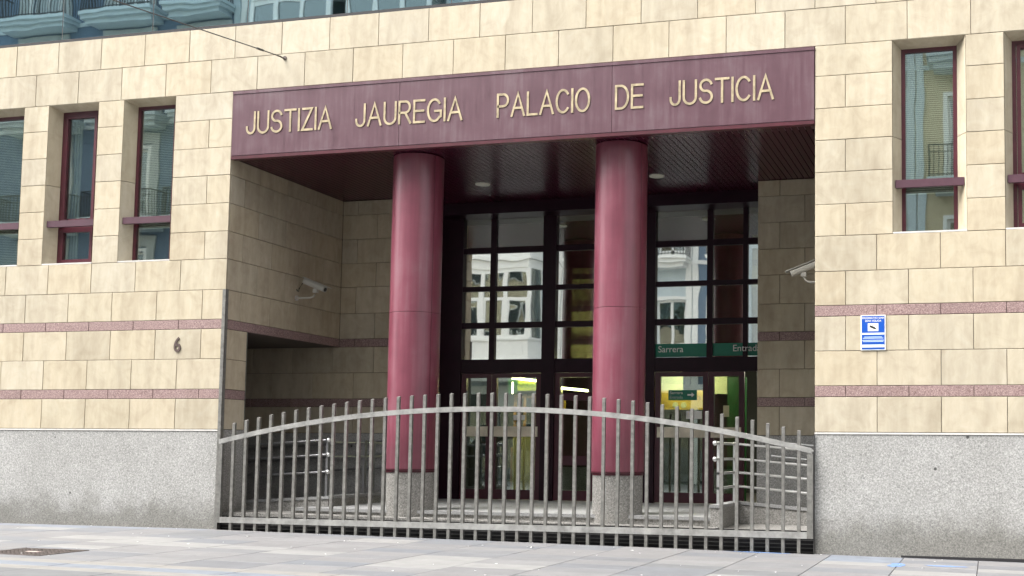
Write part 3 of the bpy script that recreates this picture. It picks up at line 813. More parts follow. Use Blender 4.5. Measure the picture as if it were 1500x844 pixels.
for a, b_ in ((1.35, 2.5), (2.5, 4.8), (4.8, 7.0), (7.0, 8.35)): ld.box(a+0.002, b_-0.002, 3.204, 4.9, LZ-0.05, LZ)
PAVL = granite('landing_granite', (0.20, 0.20, 0.20), (0.29, 0.29, 0.29), (0.38, 0.38, 0.38), 60)
landing = ld.build('landing', PAVL, kind='structure')
rs = MB().box(1.12, 8.09, 0.47, 4.9, 0.0, LZ-0.052)
rs.build('riser', GREYD, landing)
# ramp kerb walls
kl = empty('ramp_kerb', (0,0,0), 'granite ramp kerb with flat cap on the left of the landing', 'kerb wall')
m_ = MB(); slope_box(m_, -5.0, 1.42, 0.95, 1.12, 0.1, 0.0+0.11, 0.50)
m_.build('wall', GREYD, kl)
m_ = MB(); m_.box(1.25, 1.42, 1.125, D, 0.1, 0.50); m_.build('wall', GREYD, kl)
m_ = MB(); m_.quadbox([(-5.0,0.93,0.112),(1.44,0.93,0.505),(1.44,1.14,0.505),(-5.0,1.14,0.112),(-5.0,0.93,0.157),(1.44,0.93,0.55),(1.44,1.14,0.55),(-5.0,1.14,0.157)])
m_.build('cap', PAVL, kl); box('cap', PAVL, kl, 1.23, 1.44, 1.145, D, 0.505, 0.55)
kr = empty('ramp_kerb', (0,0,0), 'granite ramp kerb with flat cap on the right of the landing', 'kerb wall')
box('wall', GREYD, kr, 8.09, 8.25, 0.40, 1.90, 0.05, 0.515)
m_ = MB(); slope_box(m_, 8.255, 14.0, 1.74, 1.90, -0.1, 0.515, 0.05); m_.build('wall', GREYD, kr)
box('cap', PAVL, kr, 8.075, 8.265, 0.385, 1.915, 0.517, 0.56)
m_ = MB(); m_.quadbox([(8.27,1.72,0.517),(14.0,1.72,0.055),(14,1.92,0.055),(8.27,1.92,0.517),(8.27,1.72,0.56),(14,1.72,0.10),(14,1.92,0.10),(8.27,1.92,0.56)]); m_.build('cap', PAVL, kr)
# ramp surfaces
m_ = MB(); slope_box(m_, -5.0, 1.25, 1.12, D, -0.05, 0.03, 0.42); slope_box(m_, 8.25, 14.0, 1.90, D, -0.2, 0.42, -0.02)
m_.build('ramp', GREYD, kind='structure')
# gate slot below the pavement edge
m_ = MB(); m_.box(0.0, W, -0.085, 0.10, -0.30, -0.24); m_.box(0.0, W, 0.085, 0.10, -0.24, 0.235)
slot = m_.build('gate_slot', BLACKISH, kind='structure')
m_ = MB()
for i in range(6): m_.box(0.02, W-0.02, 0.072, 0.085, -0.18+i*0.055, -0.168+i*0.055)
m_.build('louvre', DARKST, slot)
m_ = MB(); m_.quadbox([(-5.4,-0.095,-0.3),(14,-0.095,-0.3),(14,-0.085,-0.3),(-5.4,-0.085,-0.3),(-5.4,-0.095,0.0),(14,-0.095,-0.14),(14,-0.085,-0.14),(-5.4,-0.085,0.0)])
m_.build('slot_edge', DARKST, slot)
for a, b_ in ((XA, 0.0), (W, XB)): sheet('pavement_edge', a, b_, -0.085, 0.03, -0.003, PAVE, steps=3, kind='structure')

# --- gate
gate = empty('lifting_gate', (W/2, -0.05, 0), 'galvanised steel lifting gate with arched top rail across the entrance', 'gate')
gate_o = Vector((W/2, -0.05, 0))
ARC = [(0.02,1.465),(0.14,1.50),(0.70,1.615),(1.61,1.80),(2.95,1.935),(3.975,1.99),(4.85,2.005),(6.06,1.965),(7.15,1.88),(8.29,1.735),(9.04,1.58),(9.69,1.425)]
def arc(x):
    # smooth arch through the measured ends and crown
    t = (x-4.75)/4.75
    return 2.0-0.545*abs(t)**2.05-0.01*t
GX = lambda x: x-W/2
seg = 48
mb = MB()
for i in range(seg+1):
    x = 0.03+(W-0.06)*i/seg; z = arc(x)
    for dy in (-0.028, 0.028):
        for dz in (-0.078, 0.0): mb.v.append((GX(x), dy, z+dz))
for i in range(seg):
    k = 4*i
    for a, b_ in ((0,1),(1,3),(3,2),(2,0)): mb.f.append((k+a, k+b_, k+4+b_, k+4+a)); mb.mi.append(0)
mb.f += [(0,2,3,1), (4*seg,4*seg+1,4*seg+3,4*seg+2)]; mb.mi += [0,0]
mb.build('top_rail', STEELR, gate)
def bz(x): return 0.19-0.0005*x
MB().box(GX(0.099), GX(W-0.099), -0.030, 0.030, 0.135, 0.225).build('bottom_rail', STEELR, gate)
MB().box(GX(0.012), GX(0.098), -0.029, 0.029, 0.135, arc(0.05)-0.075).build('stile', STEEL, gate)
MB().box(GX(W-0.098), GX(W-0.012), -0.029, 0.029, 0.135, arc(W-0.05)-0.085).build('stile', STEEL, gate)
for k in range(42):
    x = 0.29+0.2242*k
    zt_ = arc(x)+0.205
    hw = 0.0235
    b_ = MB(); zb = gz(x)-0.24
    b_.quadbox([(-hw,-hw,zb),(hw,-hw,zb),(hw,hw,zb),(-hw,hw,zb),(-hw,-hw,zt_-0.006),(hw,-hw,zt_-0.006),(hw,hw,zt_+0.006),(-hw,hw,zt_+0.006)])
    o = b_.build('bar', STEEL, gate); o.location = (GX(x), random.uniform(-0.001, 0.001), 0)
mb = MB().box(W-0.012, W-0.002, -0.03, 0.05, -0.2, 1.6); mb.build('gate_guide', DARKST, bld)
box('gate_guide', STEEL, bld, 0.16, 0.21, 0.06, 0.10, 0.2, 1.56)

# --- handrails
DKINOX = plain('dull_stainless_steel', (0.30, 0.30, 0.31), 0.4, 0.8, var=0.1, scale=20)
def rail(label, paths, posts, balls, r=0.021):
    INX = DKINOX if 'left ramp' in label else INOX
    root = empty('handrail', (0,0,0), label, 'handrail')
    for p in paths: MB().tube(p, r, 10).build('rail', INX, root, smooth=True)
    for p in posts: MB().box(*p).build('post', INX, root)
    for b_ in balls:
        mb = MB(); R = 0.038
        me = bpy.data.meshes.new('end_knob'); bm = bmesh.new(); bmesh.ops.create_uvsphere(bm, u_segments=12, v_segments=8, radius=R); bm.to_mesh(me); bm.free(); me.materials.append(INOX)
        for p_ in me.polygons: p_.use_smooth = True
        inst('end_knob', me, root, b_)
    return root
SL = 0.081
def rz_(x, z, x0=8.17): return z-(x-x0)*SL
ps = []
for z in (1.47, 1.235): ps.append([(8.17, 0.34, z), (8.17, 1.75, z), (8.20, 1.80, z), (9.60, 1.82, rz_(9.6, z)), (13.5, 1.82, rz_(13.5, z))])
for z in (1.02, 0.80): ps.append([(8.17, 0.55, z), (8.17, 1.75, z), (8.20, 1.80, z), (9.60, 1.82, rz_(9.6, z)), (13.5, 1.82, rz_(13.5, z))])
rail('bright stainless handrail of the right ramp, nearer pair with end knobs', ps,
     [(8.15, 8.19, 0.55, 0.62, 0.56, 1.50), (8.15, 8.19, 1.70, 1.77, 0.56, 1.50), (10.2, 10.24, 1.80, 1.85, 0.3, 1.3), (12.0, 12.04, 1.80, 1.85, 0.2, 1.15)],
     [(8.17, 0.34, 1.47), (8.17, 0.34, 1.235)])
ps = [[(8.45, D-0.08, z), (9.60, D-0.08, rz_(9.6, z)), (13.5, D-0.08, rz_(13.5, z))] for z in (1.53, 1.28)]
rail('stainless handrail fixed along the granite wall behind the right ramp', ps, [(8.6, 8.63, D-0.08, D-0.002, 1.49, 1.52), (10.4, 10.43, D-0.08, D-0.002, 1.35, 1.38)], [])
sl = lambda x, z: z-(1.34-x)*0.0611
ps = [[(1.34, 0.98, z), (-0.5, 1.03, sl(-0.5, z)), (-4.6, 1.03, sl(-4.6, z))] for z in (1.48, 1.235)]
ps += [[(1.34, 0.98, z), (-0.5, 1.03, sl(-0.5, z)), (-4.6, 1.03, sl(-4.6, z))] for z in (0.95,)]
ps += [[(1.34, 1.10, z), (1.34, D-0.05, z)] for z in (1.44, 1.20)]
rail('stainless handrail of the left ramp with round end knobs above the kerb', ps,
     [(1.32, 1.36, 1.0, 1.05, 0.55, 1.49), (1.32, 1.36, 2.2, 2.27, 0.55, 1.49), (1.32, 1.36, 2.5, 2.57, 0.55, 1.49), (-0.8, -0.76, 1.0, 1.06, 0.4, 1.36), (-2.8, -2.76, 1.0, 1.06, 0.25, 1.25)],
     [(1.38, 0.98, 1.48), (1.38, 0.98, 1.235), (1.38, 0.98, 0.95)])
ps = [[(1.20, D-0.08, z), (-4.6, D-0.08, z-5.8*0.0611)] for z in (1.50, 1.25, 1.0)]
rail('dark stainless handrail fixed along the granite wall behind the left ramp', ps, [(0.3, 0.33, D-0.08, D-0.002, 1.40, 1.43), (-1.7, -1.67, D-0.08, D-0.002, 1.28, 1.31)], [])

# --- glazed entrance screen
scr = MB()
VX = [(1.52, 2.02), (2.595, 2.71), (3.71, 3.98), (W-3.98, W-3.71), (W-2.71, W-2.595), (W-2.02, W-1.93), (W-1.545, W-1.52)]
for a, b_ in VX:
    scr.box(a, b_, P-0.04, P+0.08, 2.835, 5.89) if b_-a < 0.2 else scr.box(a, b_, P-0.07, P+0.10, LZ+0.002, 5.897)
TZ = [(5.21, 5.325), (4.455, 4.55), (3.72, 3.835)]
bays = [(2.02, 2.595), (2.71, 3.71), (3.98, W-3.98), (W-3.71, W-2.71), (W-2.595, W-2.02), (W-1.93, W-1.545)]
for a, b_ in bays:
    for z0, z1 in TZ: scr.box(a, b_, P-0.035, P+0.07, z0, z1)
for a, b_ in ((2.02, 3.71), (3.98, W-3.98), (W-3.71, W-1.545)): scr.box(a, b_, P-0.05, P+0.08, 2.835, 3.105)
screen = scr.build('glazed_screen', DKFRAME, bld)
zr = [(5.325, 5.89), (4.55, 5.21), (3.835, 4.455), (3.105, 3.72)]
for a, b_ in bays:
    for z0, z1 in zr: box('pane', G_CURT, screen, a-0.003, b_+0.003, P+0.010, P+0.018, z0-0.003, z1+0.003)
def leaf(a, b_, push=True, mid=False, par=None):
    q = MB(); t = 0.10
    q.box(a, a+t, P-0.03, P+0.05, LZ+0.01, 2.83); q.box(b_-t, b_, P-0.03, P+0.05, LZ+0.01, 2.83)
    q.box(a+t, b_-t, P-0.03, P+0.05, LZ+0.01, LZ+0.20); q.box(a+t, b_-t, P-0.03, P+0.05, 2.745, 2.83)
    if mid: q.box(a+t, b_-t, P-0.03, P+0.05, 2.30, 2.44); q.box(a+t, b_-t, P-0.03, P+0.05, 1.06, 1.24)
    o = q.build('door_leaf', DOORF, bld)
    box('pane', G_DOOR, o, a+t-0.003, b_-t+0.003, P+0.008, P+0.014, LZ+0.197, 2.748)
    if push:
        box('push_plate', PUSH, o, a+0.05, b_-0.05, P-0.055, P-0.034, 1.60, 1.795)
    return o
leaf(2.03, 2.665, True); leaf(2.675, 3.70)
leaf(3.985, 4.845, False, True); leaf(4.855, W-3.985, False, True)
leaf(W-3.70, W-2.675); leaf(W-2.665, W-1.99); 
# green entrance band, door sticker, notices
band = MB()
band.box(W-3.71, W-2.71, P+0.002, P+0.009, 3.115, 3.365); band.box(W-2.595, W-2.02, P+0.002, P+0.009, 3.125, 3.365); band.box(W-1.93, W-1.545, P+0.002, P+0.009, 3.125, 3.365)
band = band.build('entrance_lettering_band', GREENV, screen)
text_line('writing', 'Sarrera', 6.045, 6.53, P-0.001, 3.205, 3.325, PAPER, band, 0.001)
text_line('writing', 'Entrada', 7.50, 8.02, P-0.045, 3.205, 3.325, PAPER, band, 0.001)
stk = empty('door_sticker', (6.53, P, 2.4), 'green entrance sticker with white arrow on the glass of the right door', 'sticker')
def at(o, pos):      # keep world-space mesh when parented to a moved Empty
    o.location = -Vector(pos); return o
at(box('sheet', GREENV, stk, 6.25, 6.80, P+0.001, P+0.006, 2.30, 2.49), stk.location)
at(text_line('writing', 'Sarrera', 6.28, 6.53, P-0.001, 2.415, 2.47, PAPER, stk, 0.001), stk.location)
at(text_line('writing', 'Entrada', 6.28, 6.53, P-0.001, 2.33, 2.385, plain('grey_writing', (0.4, 0.45, 0.42), 0.7), stk, 0.001), stk.location)
mb = MB(); mb.box(6.62, 6.70, P-0.002, P+0.0005, 2.385, 2.415)
mb.prism([(0, 0), (1, 0), (1, 1)], 0, 0)
mb.v = mb.v[:8]; mb.f = mb.f[:6]; mb.mi = mb.mi[:6]
k = len(mb.v); mb.v += [(6.70, P-0.002, 2.355), (6.755, P-0.002, 2.40), (6.70, P-0.002, 2.445), (6.70, P, 2.355), (6.755, P, 2.40), (6.70, P, 2.445)]
mb.f += [(k, k+1, k+2), (k+5, k+4, k+3), (k, k+3, k+4, k+1), (k+1, k+4, k+5, k+2), (k+2, k+5, k+3, k)]; mb.mi += [0]*5
at(mb.build('arrow', WHITE, stk), stk.location)
def notice(x0, x1, z0, z1, label, m=PAPER, lines=()):
    root = MB().box(x0, x1, P-0.004, P+0.003, z0, z1).build('notice', m)
    tag(root, label, 'notice')
    for (s, a, b_, c, d_) in lines: text_line('writing', s, a, b_, P-0.0055, c, d_, BLACK, root, 0.0008)
    return root
notice(1.86, 2.15, 2.19, 2.50, 'grey square notice left of the entrance doors beside the left column', plain('grey_notice', (0.30, 0.31, 0.31), 0.5, var=0.3, scale=20))
notice(2.78, 2.97, 1.60, 1.80, 'small white paper with two lines of writing beside the push plate', PAPER, [('PULSAR', 2.80, 2.95, 1.725, 1.755), ('TIRAR', 2.82, 2.93, 1.655, 1.685)])
notice(3.13, 3.37, 1.92, 2.02, 'narrow white notice on the left door glass above the push plate')
notice(6.60, 6.90, 1.95, 2.10, 'pale notice on the right door glass under the green sticker')
for a, b_ in ((7.31, 7.42),): notice(a, b_, 1.99, 2.20, 'cream paper taped on the rightmost door glass', plain('cream_paper', (0.50, 0.46, 0.28), 0.7))

# --- entrance hall seen through the glass
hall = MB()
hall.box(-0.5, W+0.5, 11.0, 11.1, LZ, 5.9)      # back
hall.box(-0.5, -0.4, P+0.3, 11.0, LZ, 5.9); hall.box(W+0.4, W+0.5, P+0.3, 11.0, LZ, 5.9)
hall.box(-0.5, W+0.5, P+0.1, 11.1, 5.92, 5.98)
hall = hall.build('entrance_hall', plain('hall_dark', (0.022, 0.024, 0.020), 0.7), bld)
box('hall_floor', FLOORI, hall, -0.4, W+0.4, 4.905, 11.0, LZ-0.06, LZ-0.003)
q = MB()
q.box(3.3, 5.2, 7.4, 7.45, 3.0, 5.3)
q.build('hall_screen', CREAM, hall)
q = MB()
q.box(7.3, 9.6, 7.4, 7.45, 4.80, 5.9); q.build('hall_screen', CREAM, hall)
q = MB()
for z in (3.62, 4.34, 5.04): q.box(3.2, 5.4, 7.2, 7.3, z, z+0.11)
for z in (5.22,): q.box(6.9, 9.6, 7.2, 7.3, z, z+0.12)
q.box(7.55, 7.68, 6.72, 6.82, LZ, 5.8)
q.build('hall_rail', BLACKISH, hall)
IY = 6.0
q = MB(); q.box(7.10, 7.48, IY, IY+0.04, LZ, 2.81); q.build('green_door', GREENP, hall)
PB = plain('pale_board', (0.62, 0.62, 0.36), 0.7)
box('pale_board', PB, hall, 5.60, 6.19, IY, IY+0.03, 2.49, 2.95); box('pale_board', PB, hall, 6.83, 7.09, IY, IY+0.03, 2.48, 2.82)
ys_ = box('yellow_sign', YELLOW, hall, 5.60, 6.62, IY-0.03, IY, 2.17, 2.55)
text_line('writing', 'ubin', 6.20, 6.56, IY-0.036, 2.36, 2.47, BLACK, ys_, 0.001)
mb = MB()
for cx in (6.05, 6.22): mb.tube([(cx, IY-0.038, 2.26), (cx, IY-0.031, 2.26)], 0.06, 16)
mb.build('round_emblem', PB, ys_)
aw = box('yellow_sign', YELLOW, hall, 3.42, 3.72, IY-0.03, IY, 2.19, 2.43)
text_line('writing', 'AW', 3.50, 3.66, IY-0.036, 2.27, 2.36, PAPER, aw, 0.001)
box('pale_board', PB, hall, 3.40, 3.64, IY, IY+0.03, 1.55, 2.14); box('pale_board', PB, hall, 3.30, 3.64, IY, IY+0.03, 2.5, 2.6)
# information desk
desk = MB().box(2.45, 3.2, IY+0.2, IY+0.8, LZ, 1.40).build('information_desk', WOOD, hall)
q = MB()
for xx in (2.50, 2.72, 2.95): q.box(xx, xx+0.045, IY+0.2, IY+0.25, 1.40, 2.50)
q.box(2.50, 3.20, IY+0.201, IY+0.249, 2.42, 2.47); q.box(2.545, 2.72, IY+0.2, IY+0.25, 2.15, 2.18)
q.build('desk_frame', WOOD, desk)
box('desk_panel', plain('desk_panel', (0.46, 0.40, 0.17), 0.7), desk, 2.52, 3.15, IY+0.14, IY+0.19, 0.53, 1.61)
sg = box('information_sign', plain('information_sign_green', (0.30, 0.34, 0.03), 0.5), desk, 2.48, 3.25, IY, IY+0.03, 2.56, 2.76)
text_line('writing', 'INFORMACION', 2.68, 3.24, IY-0.006, 2.62, 2.71, GREENP, sg, 0.001)
box('emblem_panel', GREENP, sg, 2.46, 2.66, IY-0.02, IY-0.002, 2.50, 2.80)
MB().box(2.545, 2.575, IY-0.026, IY-0.021, 2.50, 2.74).build('emblem', TUBE, sg)
for (a, b_, yy, zz) in ((2.55, 3.15, 5.95, 2.80), (3.48, 4.20, 5.95, 2.60)):
    o = MB(); o.quadbox([(a,yy,zz),(b_,yy,zz-0.07),(b_,yy+0.06,zz-0.07),(a,yy+0.06,zz),(a,yy,zz+0.05),(b_,yy,zz-0.02),(b_,yy+0.06,zz-0.02),(a,yy+0.06,zz+0.05)])
    o.build('lit_tube', TUBE, hall)

HALLFILL = emis('added_hall_fill', (1.0, 0.95, 0.72), 22.0)  # added glowing boxes, hidden behind the door header, that brighten the hall panels
for a, b_ in ((3.9, 4.9), (7.4, 8.6)):
    MB().box(a, b_, 6.50, 6.62, 3.10, 3.17).build('added_fill_light', HALLFILL, hall)
for a, b_ in ((2.3, 3.3), (5.8, 7.0)):
    MB().box(a, b_, 5.32, 5.40, 2.95, 3.01).build('added_fill_light', HALLFILL, hall)
# ------------------------------------------------------------------ things on the walls
def put(o, pos): o.location = Vector(o.location)+Vector(pos); return o
# house number
num = text_line('house_number', '6', -0.945, -0.815, -0.008, 2.905, 3.155, INK, None, 0.006, 0.012)
tag(num, 'brown painted house number 6 on the cream stone left of the entrance', 'house number')
# CCTV warning sign
sx0, sx1, sz0, sz1 = 10.353, 10.700, 2.790, 3.288
sg = MB().box(sx0, sx1, -0.014, -0.004, sz0, sz1).build('warning_sign', WHITE)
tag(sg, 'blue and white camera surveillance sign on the right stone wall', 'sign')
box('blue_panel', SIGNB, sg, sx0+0.013, sx1-0.013, -0.0165, -0.0142, sz0+0.012, sz1-0.012)
ye = -0.0172
text_line('writing', 'BIDEOZAINDUTAKO GUNEA', sx0+0.018, sx1-0.018, ye, 3.234, 3.260, WHITE, sg, 0.0008, 0.01)
text_line('writing', 'ZONA VIGILADA', sx0+0.06, sx1-0.06, ye, 3.192, 3.220, WHITE, sg, 0.0008, 0.01)
box('white_panel', WHITE, sg, sx0+0.10, sx1-0.10, -0.0185, -0.0168, 3.060, 3.170)
q = MB(); q.quadbox([(10.475,-0.021,3.118),(10.540,-0.021,3.088),(10.545,-0.019,3.088),(10.480,-0.019,3.118),(10.487,-0.021,3.143),(10.553,-0.021,3.113),(10.558,-0.019,3.113),(10.490,-0.019,3.143)])
q.box(10.545, 10.572, -0.021, -0.019, 3.085, 3.102); q.box(10.515, 10.521, -0.021, -0.019, 3.135, 3.158)
q.build('camera_symbol', BLACK, sg)
q = MB(); q.box(sx0+0.016, sx1-0.016, -0.0182, -0.0168, 3.010, 3.035); q.box(sx0+0.016, sx1-0.016, -0.0182, -0.0168, 2.830, 2.868); q.build('white_bar', WHITE, sg)
q = MB()
for z, a, b_ in ((2.972, 0.05, 0.05), (2.955, 0.03, 0.03), (2.925, 0.02, 0.02), (2.908, 0.03, 0.03)): q.box(sx0+a, sx1-b_, -0.0178, -0.0168, z, z+0.010)
q.build('small_print', plain('pale_blue_print', (0.45, 0.55, 0.75), 0.6), sg)

def cctv(pos, mirror, label):
    """base plate on the wall at pos; body sloping down towards the doors"""
    s = -1 if mirror else 1
    root = empty('security_camera', pos, label, 'camera')
    q = MB(); q.tube([(0,0,0),(s*0.02,0,0)], 0.05, 14); q.build('wall_plate', OFFW, root, smooth=True)
    pts = [(s*0.01,0,0),(s*0.28,0,0),(s*0.33,0,0.01),(s*0.37,0,0.045),(s*0.39,0,0.10)]
    MB().tube(pts, 0.017, 10).build('arm', OFFW, root, smooth=True)
    q = MB(); q.box(s*0.39-0.04, s*0.39+0.04, -0.035, 0.035, 0.09, 0.16); q.build('bracket', OFFW, root)
    # body: rounded box along a sloping axis
    L_ = 0.52; ax = Vector((s*0.93, -0.10, -0.36)).normalized(); side = Vector((0, 1, 0)); side = (side-ax*side.dot(ax)).normalized(); upv = ax.cross(side)
    if upv.z < 0: upv = -upv
    c0 = Vector((s*0.39, 0, 0.215))
    def pt(a, b_, c): return tuple(c0+ax*a+side*b_+upv*c)
    q = MB(); prof = []
    for i in range(16):
        t = 2*math.pi*i/16; cc, ss = math.cos(t), math.sin(t)
        prof.append((0.055*math.copysign(abs(cc)**0.6, cc), 0.05*math.copysign(abs(ss)**0.6, ss)))
    for a in (-L_*0.5, L_*0.42):
        q.v += [pt(a, b_, c) for b_, c in prof]
    q.f = [(i, (i+1) % 16, 16+(i+1) % 16, 16+i) for i in range(16)]+[tuple(range(15, -1, -1)), tuple(range(16, 32))]; q.mi = [0]*18
    body = q.build('housing', OFFW, root, smooth=True)
    q = MB(); q.quadbox([pt(a, b_, c) for a, b_, c in ((-L_*0.55,-0.068,0.052),(L_*0.56,-0.068,0.052),(L_*0.56,0.068,0.052),(-L_*0.55,0.068,0.052),(-L_*0.55,-0.06,0.066),(L_*0.56,-0.06,0.066),(L_*0.56,0.06,0.066),(-L_*0.55,0.06,0.066))])
    q.build('sun_hood', OFFW, root)
    q = MB(); q.tube([pt(L_*0.42, 0, 0), pt(L_*0.435, 0, 0)], 0.036, 14); q.build('lens', BLACK, root, smooth=True)
    cb = [Vector(pt(-L_*0.5, 0, -0.02)), Vector(pt(-L_*0.56, 0, -0.05)), Vector((s*0.05, 0, 0.17)), Vector((s*0.045, 0, 0.12)), Vector((s*0.02, 0, 0.13)), Vector((0, 0, 0.16))]
    MB().tube(cb, 0.009, 6).build('cable', BLACK, root, smooth=True)
    return root
cctv((0.0, 2.02, 4.04), False, 'cream security camera on a bent arm on the left side wall of the porch')
cctv((W, 1.5, 4.0), True, 'security camera half hidden behind the right corner of the porch')

# tension cable anchored in the wall above the beam
cab = empty('tension_cable', (0.95, 0.0, 7.73), 'dark tension cable anchored in the stone wall above the lettered beam', 'cable')
A_ = Vector((0, 0, 0)); E2 = Vector((-4-0.95, -20, 7.27-7.73))
cam_c = Vector((12.12695, -16.70131, 1.35108))
q = MB(); q.tube([(0,0,0), (0,-0.012,0)], 0.035, 12); q.build('anchor_plate', RUST, cab, smooth=True)
d0 = E2.normalized()
q = MB(); q.tube([(0,0,-0.02), (-0.004,-0.03,-0.015), tuple(d0*0.10), tuple(d0*0.16)], 0.013, 8); q.build('eye_bolt', RUST, cab, smooth=True)
q = MB(); q.tube([tuple(d0*0.16), tuple(d0*0.5)], 0.009, 8); q.tube([tuple(d0*0.45), tuple(d0*0.58)], 0.018, 8); q.build('turnbuckle', DARKST, cab, smooth=True)
pts = []
for i in range(21):
    t = i/20; p_ = d0*0.5*(1-t)+E2*t; p_.z -= 0.10*math.sin(math.pi*t); pts.append(tuple(p_))
q = MB(); q.tube(pts, 0.0085, 6); q.build('wire', DARKST, cab, smooth=True)

# ------------------------------------------------------------------ the other side of the street (mirrored in the glass)
YS = -20.0
BLUEF = plain('blue_render', (0.145, 0.205, 0.285), 0.8, var=0.06, scale=2)
PALEB = plain('pale_blue_stucco', (0.52, 0.60, 0.64), 0.7, var=0.06, scale=3)
CREAMF = plain('cream_render', (0.55, 0.48, 0.34), 0.8, var=0.06, scale=2)
GREYF = plain('grey_stucco', (0.44, 0.47, 0.47), 0.8, var=0.06, scale=2)
OWHITE = plain('white_joinery', (0.80, 0.81, 0.80), 0.5, var=0.03)
IRON = plain('black_iron', (0.02, 0.02, 0.022), 0.5)
SHOPD = plain('dark_shopfront', (0.03, 0.04, 0.045), 0.4)
ROOMD = plain('dim_room', (0.10, 0.11, 0.09), 0.8)
FL = [1.98, 5.85, 9.75, 13.65, 17.5, 21.3]
def opp_wall(x0, x1, h, m, wm, label):
    root = empty('apartment_building', ((x0+x1)/2, YS, 0), label, 'building')
    off = -Vector(root.location)
    return root, off
def add(mb, name, m, root, smooth=False):
    o = mb.build(name, m, root, smooth); o.location = -Vector(root.location); return o
def opp_building(x0, x1, h, wallm, trim, label, bays=(), balcs=(), wins=(), ground=SHOPD, panels=False, fl=None, wh=2.75):
    FL = fl or globals()['FL']
    root = empty('apartment_building', ((x0+x1)/2, YS, 0), label, 'building')
    ops = []
    for cx in wins:
        for zf in FL[1:]: ops.append((cx-0.62, cx+0.62, zf+0.12, zf+wh))
    q = MB(); q.box(x0, x1, YS-8, YS-0.45, 0, h)
    # wall skin with openings: vertical strips
    xs_ = sorted(set([x0, x1]+[v for cx in wins for v in (cx-0.62, cx+0.62)]))
    for a, b_ in zip(xs_[:-1], xs_[1:]):
        isw = any(abs((a+b_)/2-cx) < 0.6 for cx in wins)
        if not isw: q.box(a, b_, YS-0.45, YS, 3.9, h)
        else:
            zc = 3.9
            for zf in FL[1:]:
                if zf+wh < h: q.box(a, b_, YS-0.45, YS, zc, zf+0.12); zc = zf+wh
            q.box(a, b_, YS-0.45, YS, zc, h)
    q.box(x0, x1, YS-0.45, YS-0.30, 0, 3.9)
    add(q, 'wall', wallm, root)
    q = MB(); q.box(x0, x1, YS, YS+0.12, 3.7, 4.05)
    for zf in FL[2:]: q.box(x0, x1, YS, YS+0.05, zf-0.25, zf-0.08)
    q.box(x0, x1, YS, YS+0.35, h-0.35, h)
    for xx in (x0+0.02, x1-0.27): q.box(xx, xx+0.25, YS, YS+0.06, 4.05, h-0.35)
    add(q, 'cornice', trim, root)
    if panels:
        q = MB()
        for cx in wins:
            for zf in FL[1:]:
                if zf+3 < h: q.box(cx-1.15, cx-0.765, YS, YS+0.07, zf+0.03, zf+3.35); q.box(cx+0.765, cx+1.15, YS, YS+0.07, zf+0.03, zf+3.35); q.box(cx-0.764, cx+0.764, YS, YS+0.07, zf+2.95, zf+3.35)
        add(q, 'pilaster', GREYF, root)
    # ground floor shopfronts
    n = max(2, int((x1-x0)/3)); 
    for i in range(n):
        a = x0+(x1-x0)*i/n; b_ = x0+(x1-x0)*(i+1)/n
        q = MB(); q.box(a, a+0.25, YS-0.30, YS+0.02, 0, 3.7); q.box(a+0.25, b_, YS-0.30, YS, 3.1, 3.7); add(q, 'shopfront', ground if i % 2 else trim, root)
        o = MB().box(a+0.25, b_, YS-0.2, YS-0.19, 0.1, 3.1); add(o, 'shop_window', G_OPP, root)
    for cx in wins:
        for zf in FL[1:]:
            if zf+wh > h-0.3: continue
            q = MB(); a, b_, c, e = cx-0.62, cx+0.62, zf+0.12, zf+wh
            t = 0.10
            q.box(a, a+t, YS-0.18, YS-0.10, c, e); q.box(b_-t, b_, YS-0.18, YS-0.10, c, e); q.box(a+t, b_-t, YS-0.18, YS-0.10, e-t, e); q.box(cx-0.05, cx+0.05, YS-0.18, YS-0.11, c, e-t); q.box(a+t, b_-t, YS-0.18, YS-0.11, c, c+0.25)
            q.box(a-0.14, a, YS, YS+0.05, c, e+0.14); q.box(b_, b_+0.14, YS, YS+0.05, c, e+0.14); q.box(a, b_, YS, YS+0.05, e, e+0.14)
            wn = add(q, 'window', OWHITE, root)
            q = MB().box(a+t, b_-t, YS-0.16, YS-0.15, c+0.25, e-t).build('pane', G_OPP, wn)
            q = MB().box(a, b_, YS-0.44, YS-0.42, c, e).build('room', ROOMD, wn)
    for (a, b_, floors) in balcs:
        for zf in floors:
            q = MB(); q.box(a, b_, YS+0.001, YS+0.95, zf-0.10, zf+0.02); q.box(a+0.06, b_-0.06, YS+0.001, YS+0.86, zf-0.24, zf-0.10); q.box(a+0.2, b_-0.2, YS+0.001, YS+0.7, zf-0.42, zf-0.24)
            bc = add(q, 'balcony', trim, root)
            q = MB(); q.box(a+0.04, b_-0.04, YS+0.86, YS+0.90, zf+1.0, zf+1.04); q.box(a+0.04, b_-0.04, YS+0.86, YS+0.90, zf+0.08, zf+0.11); q.box(a+0.04, b_-0.04, YS+0.86, YS+0.90, zf+0.78, zf+0.80)
            x = a+0.05
            while x < b_-0.04: q.box(x, x+0.022, YS+0.87, YS+0.892, zf+0.02, zf+1.0); x += 0.13
            for xx in (a+0.04, b_-0.06):
                q.box(xx, xx+0.02, YS+0.02, YS+0.88, zf+1.0, zf+1.04)
                yy = YS+0.1
                while yy < YS+0.85: q.box(xx, xx+0.02, yy, yy+0.02, zf+0.02, zf+1.0); yy += 0.14
            q.build('railing', IRON, bc)
